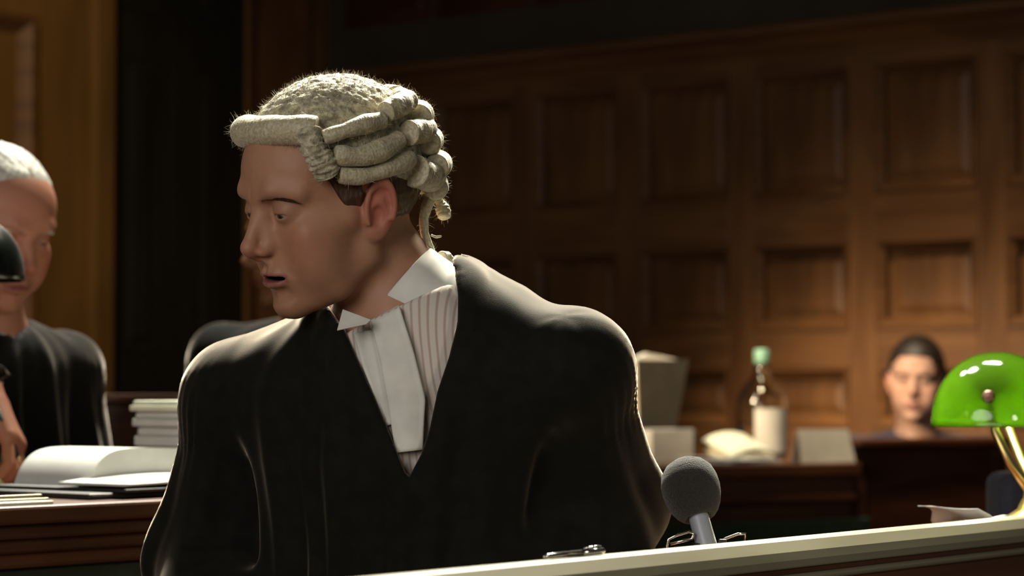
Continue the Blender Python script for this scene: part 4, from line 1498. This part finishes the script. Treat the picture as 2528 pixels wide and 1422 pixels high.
M_CLEAR = clear_glass('clear_bottle_glass', (.93, .96, .94))
M_WATER = clear_glass('water', (.97, .98, .98), ior=1.33)
M_GREENCAP = mat('pale_green_plastic', (.16, .33, .24), rough=.4)
bp_ = fplace(1880, 0, .37)
Sb = bp_.y / FPX
hb = 1.0 - FZ + (960 - 862) * Sb
bottle = empty('water_bottle', bp_)
tag(bottle, 'clear glass water bottle with a pale green cap and white label', 'bottle')
rb = 62 * Sb
k = hb
prof = [(0, .002), (rb * .9, .0), (rb, .008), (rb, k * .48), (rb * .97, k * .54), (rb * .86, k * .61), (rb * .66, k * .67), (rb * .46, k * .72), (rb * .33, k * .78), (rb * .28, k * .86), (rb * .28, k * .885),
        (rb * .22, k * .885), (rb * .22, k * .78), (rb * .40, k * .71), (rb * .60, k * .66), (rb * .80, k * .60), (rb * .90, k * .54), (rb * .93, k * .48), (rb * .93, .014), (0, .012)]
recalc(MB().lathe(prof, 40).build('glass', M_CLEAR, bottle, smooth=True))
recalc(MB().lathe([(0, .0125), (rb * .925, .0145), (rb * .925, k * .30), (0, k * .30)], 40).build('water', M_WATER, bottle, smooth=True, angle=40))
MB().lathe([(0, k), (rb * .25, k), (rb * .30, k - .004), (rb * .31, k * .88), (rb * .30, k * .872), (0, k * .872)][::-1], 24).build('cap', M_GREENCAP, bottle, smooth=True, angle=40)
lb = MB()
n_ = 30; a0, a1 = math.radians(-112), math.radians(12)
vv = []
for r_ in (rb + .0006, rb + .0012):
    for i in range(n_ + 1):
        t = a0 + (a1 - a0) * i / n_
        for z in (k * .06, k * .46): vv.append((r_ * math.cos(t), r_ * math.sin(t), z))
nn2 = 2 * (n_ + 1)
ffs = [(2 * i, 2 * i + 2, 2 * i + 3, 2 * i + 1) for i in range(n_)]
ffs = [tuple(x + nn2 for x in q) for q in ffs] + [q[::-1] for q in ffs]
recalc(lb.add(vv, ffs).build('label', M_PAPER, bottle, smooth=True))

# white lever-arch file on its side, end towards the right
fp = fplace(1672, 0, .22)
lf = empty('lever_arch_file', fp, frz + math.radians(6))
tag(lf, 'white lever arch file with a dark finger hole, beside the gown sleeve', 'folder')
Sf = fp.y / FPX
hh = 82 * Sf; ww = 52 * Sf
zf = 1 - FZ + (960 - 1112) * Sf
MB().box(-ww * 1.6, ww, 0, .004, .0, hh).build('cover', M_PAPER, lf, bevel=.001)
MB().box(-ww * 1.6, ww, .066, .070, .0, hh).build('cover', M_PAPER, lf, bevel=.001)
def spine(u, v):
    a = -math.pi / 2 + math.pi * u
    return (ww + .020 * math.cos(a), .035 + .035 * math.sin(a), v * hh)
MB().grid(spine, 14, 4).build('spine', M_DARKBOARD, lf, smooth=True, solid=.003)
MB().box(-ww * 1.55, ww - .002, .006, .064, .004, hh - .006).build('pages', M_PAPER, lf, bevel=.001)
MB().lathe([(.010, 0), (.014, 0), (.014, .003), (.010, .003)], 20, Matrix.Translation((ww + .020, .028, hh * .72)) @ Matrix.Rotation(math.pi / 2, 4, 'Y'), closed=True).build('finger_hole', M_BLACK, lf, smooth=True, angle=40)

# cream open book
def open_book(name, base, rz, label, w, dpt, h, m, cover_m, seed=0, tilt=0.0, parts=2):
    """two page blocks arching from the spine, over a cover; x across, y deep"""
    r = empty(name, base, rz)
    tag(r, label, 'book')
    MB().box(-w - .004, w + .004, -dpt / 2 - .004, dpt / 2 + .004, 0, .003).build('cover', cover_m, r, bevel=.001)
    for s in (-1, 1):
        n = 14
        topc = [(s * w * u, .0035 + h * (math.sin(math.pi * min(1, .12 + .88 * u)) ** .55 * (1 - .35 * u) if u < .999 else .12)) for u in np.linspace(0, 1, n)]
        poly = [(0, .0032)] + topc + [(s * w, .0032)]
        if s < 0: poly = poly[::-1]
        recalc(MB().prism(poly, -dpt / 2, dpt / 2).build('page_block', m, r, smooth=True, angle=35))
        nb = 5
        for q in range(1, nb):
            zz_ = [(x, .0035 + (z - .0035) * q / nb) for x, z in topc]
    return r


cb = fplace(1820, 0, .205)
Sc = cb.y / FPX
book = empty('open_book', cb, frz + math.radians(4))
tag(book, 'thick cream paged open book leaning in front of the water bottle', 'book')
wb_ = 66 * Sc
# page block seen from its lower edge, rising to the left and back
def pages(u, v):
    x = -wb_ + 2 * wb_ * u
    y = -.055 + .11 * v
    z = .012 + .040 * v + .030 * (1 - (2 * u - 1) ** 2) * .4 + .012 * u
    return (x, y, z)
MB().grid(pages, 16, 10).build('page', M_CREAM, book, smooth=True, solid=.006)
def pages2(u, v):
    x, y, z = pages(u, v)
    return (x * 1.01 + .003, y - .004, z * (.42 + .1 * v))
MB().grid(pages2, 16, 10).build('page_block', M_CREAM, book, smooth=True, solid=.010)
MB().box(-wb_ * 1.03, wb_ * 1.06, -.062, .06, 0, .004).build('cover', M_GREYBOARD, book, bevel=.001)

# loose papers along the front edge
lp = fplace(1800, 0, .055)
Sp = lp.y / FPX
loose = empty('paper_stack', lp, frz)
tag(loose, 'loose white papers along the front edge of the far desk', 'papers')
for i, (a, b_, yy, z) in enumerate([(-110, 130, -.04, .001), (-90, 120, -.03, .004), (-60, 138, -.035, .008), (-105, 60, -.02, .012)]):
    sheet(a * Sp, b_ * Sp, yy, yy + .10, z, .003, 20 + i, lift=.004, n=8).build('sheet', M_PAPER, loose, smooth=True, solid=.0015)

# folded name card at the right end
nc = fplace(2030, 0, .035)
Sn = nc.y / FPX
card = empty('name_card', nc, frz)
tag(card, 'blank beige folded card standing at the right end of the far desk', 'card')
wc, hc_ = 84 * Sn, 84 * Sn
zb_ = 0
for s in (1, -1):
    poly = [(-wc * 1.0, 0), (wc * 1.0, 0), (wc * .92, hc_), (-wc * .92, hc_)]
    Mx = Matrix.Rotation(-s * math.radians(14), 4, 'X'); Mx.translation = (0, (-.022 if s > 0 else .022) * -1 * -1, 0)
    recalc(MB().prism(poly, -.001, .001, Mx.copy() if True else None).build('leaf', M_BEIGE, card, bevel=.0004))

# upright grey document file by the barrister's sleeve
uf = fplace(1640, 0, .36)
Su = uf.y / FPX
hu = 1 - FZ + (960 - 888) * Su
doc = empty('document_box', uf, frz)
tag(doc, 'tall grey document file standing open-topped behind the white lever arch file', 'file')
poly = [(-70 * Su, 0), (18 * Su, 0), (74 * Su, hu), (-80 * Su, hu)]
recalc(MB().prism(poly, 0, .006).build('front_board', M_DARKBOARD, doc, bevel=.001))
recalc(MB().prism(poly, .075, .081).build('back_board', M_DARKBOARD, doc, bevel=.001))
recalc(MB().prism([(-66 * Su, .004), (14 * Su, .004), (68 * Su, hu - .008), (-76 * Su, hu - .008)], .008, .073).build('pages', M_BEIGE, doc, bevel=.002))
recalc(MB().prism([(-78 * Su, hu - .004), (-30 * Su, hu + .016), (10 * Su, hu + .010), (72 * Su, hu - .002), (72 * Su, hu - .008), (-76 * Su, hu - .008)], .03, .05).build('loose_sheet', M_PAPER, doc))
recalc(MB().prism([(20 * Su, 0), (86 * Su, 0), (66 * Su, hu * .72), (60 * Su, hu * .74)], .05, .11).build('dark_wedge', W_DARK, doc, bevel=.002))  # plain dark brown wedge at the file's right edge

# navy chair behind the green lamp
ch = P(2520, 1200, 3.75); ch.z = 0
chair = empty('chair', ch, math.radians(20))
tag(chair, 'navy upholstered chair glimpsed behind the brass lamp stand', 'chair')
zt = 1 - (1165 - 960) / FPX * 3.75
MB().box(-.04, .40, -.02, .05, zt - .40, zt).build('backrest', M_NAVY, chair, bevel=.02, seg=4)
MB().box(-.05, .42, -.47, .02, .42, .50).build('seat', M_NAVY, chair, bevel=.02, seg=4)
for x in (-.035, .385):
    for y in (-.45, .0):
        MB().box(x, x + .03, y, y + .03, 0, .43 if y < -.1 else zt - .38).build('leg', W_DARK, chair, bevel=.003)

# ------------------------------------------------------------------ the left desk
LZ = .862
la = Pz(0, 1250, LZ); lb_ = Pz(400, 1232, LZ)
ldv = (lb_ - la); ldv.z = 0
print('left desk', la, lb_, math.degrees(math.atan2(ldv.y, ldv.x)))
ldv.normalize()
lrot = math.atan2(ldv.y, ldv.x)
ln = Vector((-ldv.y, ldv.x, 0))
ldesk = empty('side_desk', (la.x, la.y, 0), lrot)
tag(ldesk, 'long dark wooden desk at the left, holding the open white book', 'desk')
x0, x1 = -.9, .80
slab('desktop', None, x0, x1, -.02, .40, LZ - .022, LZ, W_DESK, ldesk)
slab('upper_moulding', None, x0, x1, -.008, .03, LZ - .040, LZ - .022, W_DARK, ldesk)
slab('frieze', None, x0, x1, .0, .03, LZ - .058, LZ - .040, W_DESK, ldesk)
slab('lower_moulding', None, x0, x1, -.012, .03, LZ - .074, LZ - .058, W_DESK, ldesk, .005)
slab('leather_panel', None, x0, x1, .004, .03, .12, LZ - .074, M_GREEN_LEATHER, ldesk)
slab('plinth', None, x0, x1, -.008, .03, 0, .12, W_DARK, ldesk)
for x in (x0, x1 - .03):
    slab('end_panel', None, x, x + .03, .03, .39, 0, LZ - .022, W_DARK, ldesk)


def lplace(px, yb):
    k = (px - W_ / 2) / FPX
    a = Vector((la.x, la.y, 0)) + ln * yb
    t = (k * a.y - a.x) / (ldv.x - k * ldv.y)
    q = a + ldv * t
    return Vector((q.x, q.y, LZ))


# black blotter, white open book
bl = lplace(200, .145)
Sl = bl.y / FPX
blot = empty('desk_blotter', bl, lrot)
tag(blot, 'black desk blotter under the open white book', 'blotter')
MB().box(-.07, .20, -.105, .155, 0, .008).build('board', M_BLACK, blot, bevel=.003)
ob = lplace(355, .130); ob.z = LZ + .0085
wk = empty('open_book', ob, lrot + math.radians(4))
wk.name = 'open_book'
tag(wk, 'large open book with curved white pages on the black blotter', 'book')
Sq = ob.y / FPX
xl, xr = -165 * Sq, 190 * Sq
prof_t = []
N_ = 30
for i in range(N_ + 1):
    u = i / N_
    x = xl + (xr - xl) * u
    # near page lies low, the gutter then a high arch
    z = .006 + .050 * (1 - math.exp(-max(0, u - .0) * 9)) * (1 - .15 * u)
    prof_t.append((x, z))
recalc(MB().prism([(xl, .004)] + prof_t + [(xr, .004)], .01, .15).build('page_block', M_PAPER, wk, smooth=True, angle=40))
def lowpage(u, v):
    x = xl * 1.42 + (xr - xl * 1.42) * u
    return (x, -.095 + .12 * v, .006 + .006 * math.sin(math.pi * u) * math.sin(math.pi * .5 * v) + .010 * u ** 2 * (1 - v * .5) + .003)
MB().grid(lowpage, 20, 8).build('page', M_PAPER, wk, smooth=True, solid=.003)
MB().box(xl * 1.45, xr, -.10, .155, 0, .004).build('cover', M_BLACK, wk, bevel=.001)

# ruler and card near the edge
ru = lplace(20, .0)
rul = empty('ruler', ru, lrot)
tag(rul, 'pale ruler lying along the near edge of the left desk', 'ruler')
MB().box(-.20, .062, -.010, .006, 0, .0045).build('strip', M_CREAM, rul, bevel=.001)
MB().box(-.20, .058, .006, .008, 0, .003).build('metal_edge', M_CHROME, rul)
tr_ = lplace(10, .0225)
tray = empty('pen_tray', tr_, lrot)
tag(tray, 'narrow dull metal pen tray behind the ruler on the left desk', 'tray')
MB().box(-.18, .062, -.009, .006, 0, .003).build('bottom', M_DULLMETAL, tray, bevel=.001)
MB().box(-.18, .062, .004, .006, 0, .011).build('back_lip', M_DULLMETAL, tray, bevel=.001)
MB().box(-.18, .062, -.009, -.007, 0, .007).build('front_lip', M_DULLMETAL, tray, bevel=.001)

# black-shaded lamp at the frame's left edge
dl = lplace(-75, .345)
lrz2 = lrot - math.radians(42)
Sd = dl.y / FPX
_sc = Matrix.Rotation(-lrz2, 3, 'Z') @ (P(-66, 692, dl.y + .02) - dl)
dlamp = banker_lamp('banker_lamp', dl, lrz2, 'unlit banker lamp with a near-black shade at the left edge', M_DARKGLASS, 0, tuple(_sc), hw=.068, hl=.085, h=.085, ao=.012, br=.032)

# paper bundles behind the book, partly behind the gown
pb_ = lplace(440, .335)
Sk = pb_.y / FPX
z = LZ
for i, (a, h_, m_) in enumerate([(-62, .030, M_PAPER), (-66, .026, M_BEIGE), (-58, .028, M_PAPER), (-68, .022, M_PAPER), (-76, .016, M_CREAM)]):
    lab = ['lowest white paper bundle in the stack behind the open white book', 'beige bundle second from the bottom of the paper stack on the left desk', 'white bundle in the middle of the paper stack on the left desk',
           'white bundle just below the cream one topping the paper stack', 'cream edged bundle on top of the paper stack behind the left book'][i]
    e = empty('paper_bundle', (pb_.x, pb_.y, z), lrot + math.radians([2, -2, 3, -1, 1][i]))
    tag(e, lab, 'papers', 'paper bundles stacked on the left desk')
    MB().box(a * Sk, .20, -.055, .055, 0, h_ * .5).build('sheets', m_, e, bevel=.002)
    MB().box(a * Sk + .004, .197, -.053, .053, h_ * .5, h_ - .0006).build('sheets', m_, e, bevel=.004)
    z += h_

# dark wooden bench back behind the left man
bz = 1 - (973 - 960) / FPX * 4.75
ba_ = Pz(200, 973.5, bz)
ba_ = P(245, 973, 4.75)
bench = empty('bench', (ba_.x, ba_.y, 0), math.radians(20))
tag(bench, 'dark wooden bench back behind the white-haired man and the paper stack', 'bench')
slab('capping', None, -1.2, .2, -.02, .03, bz - .018, bz, W_DESK, bench, .005)
slab('back', None, -1.2, .2, .0, .025, .30, bz - .018, W_DARK, bench)
slab('seat', None, -1.2, .2, -.30, .0, .40, .44, W_DARK, bench)
for x in (-1.2, -.4, .17):
    slab('bench_end', None, x, x + .03, -.30, .03, 0, .44 if x == -.4 else bz - .03, W_DARK, bench)
# ------------------------------------------------------------------ the other people
def sitter(hc, yaw, pitch, roll, body_yaw, label, pal, kw, lean=(0, 0), hands=None, sh=.19, step=.0035, robe_seed=2, robe_m=None, robe_name='gown', raise_=0.0, scale=1.0, EL=None, ER=None, stub=.3, shoulder_drop=.215, fold=.006, kf=.36, tuck=.06, arm=(.052, .060, .07)):
    p = Person(hc, yaw, pitch, roll, scale=scale, **kw)
    c, s = math.cos(math.radians(body_yaw)), math.sin(math.radians(body_yaw))
    fwd = V3(s, -c, 0); lft = V3(c, s, 0)
    hc = np.asarray(hc, float)
    neck = hc + V3(lean[0], lean[1], -.155) - fwd * .045
    chest = neck + V3(0, 0, -.20) - fwd * .015
    pel = np.array([chest[0], chest[1], chest[2] - .33]) - fwd * .03
    SL = neck + lft * sh + V3(0, 0, .155 - shoulder_drop); SR = neck - lft * sh + V3(0, 0, .155 - shoulder_drop)
    el = SL + lft * tuck + V3(0, 0, -.27) + fwd * .06 if EL is None else np.asarray(EL)
    er = SR - lft * tuck + V3(0, 0, -.27) + fwd * .06 if ER is None else np.asarray(ER)
    WLp = pel + fwd * .28 + lft * .07 + V3(0, 0, .10); WRp = pel + fwd * .28 - lft * .07 + V3(0, 0, .10)
    if hands:
        if 'L' in hands: WLp = np.asarray(hands['L'][0])
        if 'R' in hands: WRp = np.asarray(hands['R'][0])
    foot = max(.05, pel[2] - .50)
    foot = .05
    p.joints(neck, chest, pel, SL, SR, el, er, WLp, WRp, pel + fwd * kf + lft * .10 - V3(0, 0, .03), pel + fwd * kf - lft * .10 - V3(0, 0, .03),
             V3(pel[0], pel[1], foot) + fwd * (kf - .02) + lft * .10, V3(pel[0], pel[1], foot) + fwd * (kf - .02) - lft * .10, neck_r=.053)
    p.hands = []
    ex = []
    for key, Wp, sgn in (('L', WLp, 1), ('R', WRp, -1)):
        if hands and key in hands:
            h = hands[key]; p.hands.append((h[0], h[1], h[2], h[3], h[4]))
            ex.append((np.asarray(h[0]) + np.asarray(Vector(h[1]).normalized()) * .07, .12, .0028))
        else:
            p.hands.append((Wp, tuple(fwd - V3(0, 0, .3)), (0, 0, 1), tuple(-lft * sgn), .5))
    lo = np.minimum.reduce([p.FL, p.FR, p.ER, p.EL, p.KL, p.KR, p.HC, WLp, WRp]) - .24
    hi = np.maximum.reduce([p.FL, p.FR, p.ER, p.EL, p.KL, p.KR, p.HC, WLp, WRp]) + .24
    lo[2] = -.01
    v, f = polygonize(p.body, *p.grid(lo, hi, step, ex))
    q = p.to_head(v)
    t = skin_tint(q, SKIN[pal], stub)
    b = mesh_obj('person', v, f, M_SKIN, None, True, t)
    tag(b, label, 'person')
    for sd in (-1, 1):
        make_eye(p, sd, M_EYE, b, (0, 1, -.15))
    p.lo, p.hi, p.obj = lo, hi, b

    def rf(w):
        d = p.robe(w, seed=robe_seed, fold=fold, hem=.015, arm=arm, sh=.058)
        nk = cap(w, neck + V3(0, 0, -.03), p.to_world((0, -2.2, -4.5)), .054, .062)
        d = ssub(d, nk, .01)
        for h in p.hands:
            hv = np.asarray(h[0]); dv = np.asarray(Vector(h[1]).normalized())
            d = np.maximum(d, -cap(w, hv + dv * .02, hv + dv * .16, .05, .07))
        return d
    gv_, gf_ = polygonize(rf, zones(lo[0], hi[0], [(lo[0] + .1, hi[0] - .1, .009)]), zones(lo[1], hi[1], [(lo[1] + .1, hi[1] - .1, .009)]), zones(.02, hi[2], [(.75, neck[2] + .06, .008)]))
    g = mesh_obj(robe_name, gv_, gf_, robe_m or M_GOWN, b, True)
    p.robe_fn = rf
    return p


# bald man writing at the left desk
_hc = np.array(P(-14, 550, 3.60))
_w = np.array(P(-44, 1012, 3.42)) + V3(0, 0, .026)
bald = sitter(_hc, 46, -20, 0, 52, 'balding man with cropped white hair and black gown, writing at the left desk', 'ruddy', dict(jaw=1.04, mouth_open=.12, lid=.2), lean=(.01, .06), step=.0028,
              hands={'R': (_w, (.50, -.30, -.80), (.80, .25, .45), (-.10, -.95, .30), .70)}, sh=.15, tuck=.0, scale=1.02, robe_seed=3.1, stub=.1, kf=.14, arm=(.052, .055, .044))
def fringe(q):
    return np.minimum(np.maximum(-(q[:, 2] + 3.5 + .4 * (q[:, 1] + 3)), q[:, 1] - 2.4), -(q[:, 2] - 6.6 + .10 * np.minimum(q[:, 1], 0) - .35 * np.maximum(np.abs(q[:, 0]) - 3.5, 0)))
_hl = shell_hair(bald, M_WHITE_HAIR, bald.obj, lambda q: np.maximum(np.maximum(fringe(q), -(np.abs(q[:, 0]) - 0)), 0 * q[:, 0] - 9), thick=.16, step=.0035, seed=7)
for sd in (-1, 1):
    make_brow(bald, sd, M_WHITE_HAIR, bald.obj, n=160, seed=8)
# his pen
pt = np.array(_w)
pdir = Vector((.30, -.10, -.62)).normalized()
pbase = Vector(P(52, 1146, float(_w[1]) - .06))
penL = empty('fountain_pen', pbase)
tag(penL, 'gold tipped pen held in the white-haired man\'s writing hand', 'pen')
MB().tube([(0, 0, 0), tuple(-pdir * .012)], [.0008, .0028], 10).build('nib', M_BRASS, penL, smooth=True)
MB().tube([tuple(-pdir * .012), tuple(-pdir * .03), tuple(-pdir * .125)], [.0036, .0046, .0042], 12).build('barrel', M_BLACKPLASTIC, penL, smooth=True)
MB().tube([tuple(-pdir * .030), tuple(-pdir * .034)], .0051, 12).build('ring', M_BRASS, penL, smooth=True)

# figure behind the barrister's face
_hc = np.array(P(746, 596, 4.35))
shade = sitter(_hc, -62, -4, 0, -15, 'person in a dark gown half hidden behind the barrister\'s face', 'shade', dict(mouth_open=.1, lid=.25), step=.0045, robe_seed=5.0, sh=.17, shoulder_drop=.205)
def full_hair(q):
    return np.minimum(np.maximum(q[:, 1] + 1.5 - .25 * q[:, 2], -(q[:, 2] + 6.5)), -(q[:, 2] - 4.2 - .42 * np.maximum(q[:, 1], 0)))
shell_hair(shade, M_DARK_HAIR, shade.obj, full_hair, thick=.7, step=.005, seed=3)

# dark-haired man seated far right
_hc = np.array(P(2262, 936, 6.62))
far = sitter(_hc, -14, -2, -3, -8, 'dark-haired man in a grey top seated behind the low partition', 'pale', dict(mouth_open=.1, lid=.3, jaw=.94, wide=.95), step=.0045, robe_seed=6.0, sh=.18, robe_m=None, robe_name='jacket', scale=.98, stub=.15, kf=.16)
far.obj.children[-1].data.materials[0] = M_NAVY
def far_hair(q):
    x = q[:, 0]
    return np.minimum(np.maximum(q[:, 1] + 0.5 - .25 * q[:, 2], -(q[:, 2] + 5.5)), -(q[:, 2] - 5.6 - .16 * np.maximum(q[:, 1] - 3, 0) + .22 * np.abs(x) * (np.abs(x) > 4.5) - 0))
shell_hair(far, M_DARK_HAIR, far.obj, far_hair, thick=.9, step=.005, seed=4)
for sd in (-1, 1):
    make_brow(far, sd, M_DARK_HAIR, far.obj, n=120, seed=9)
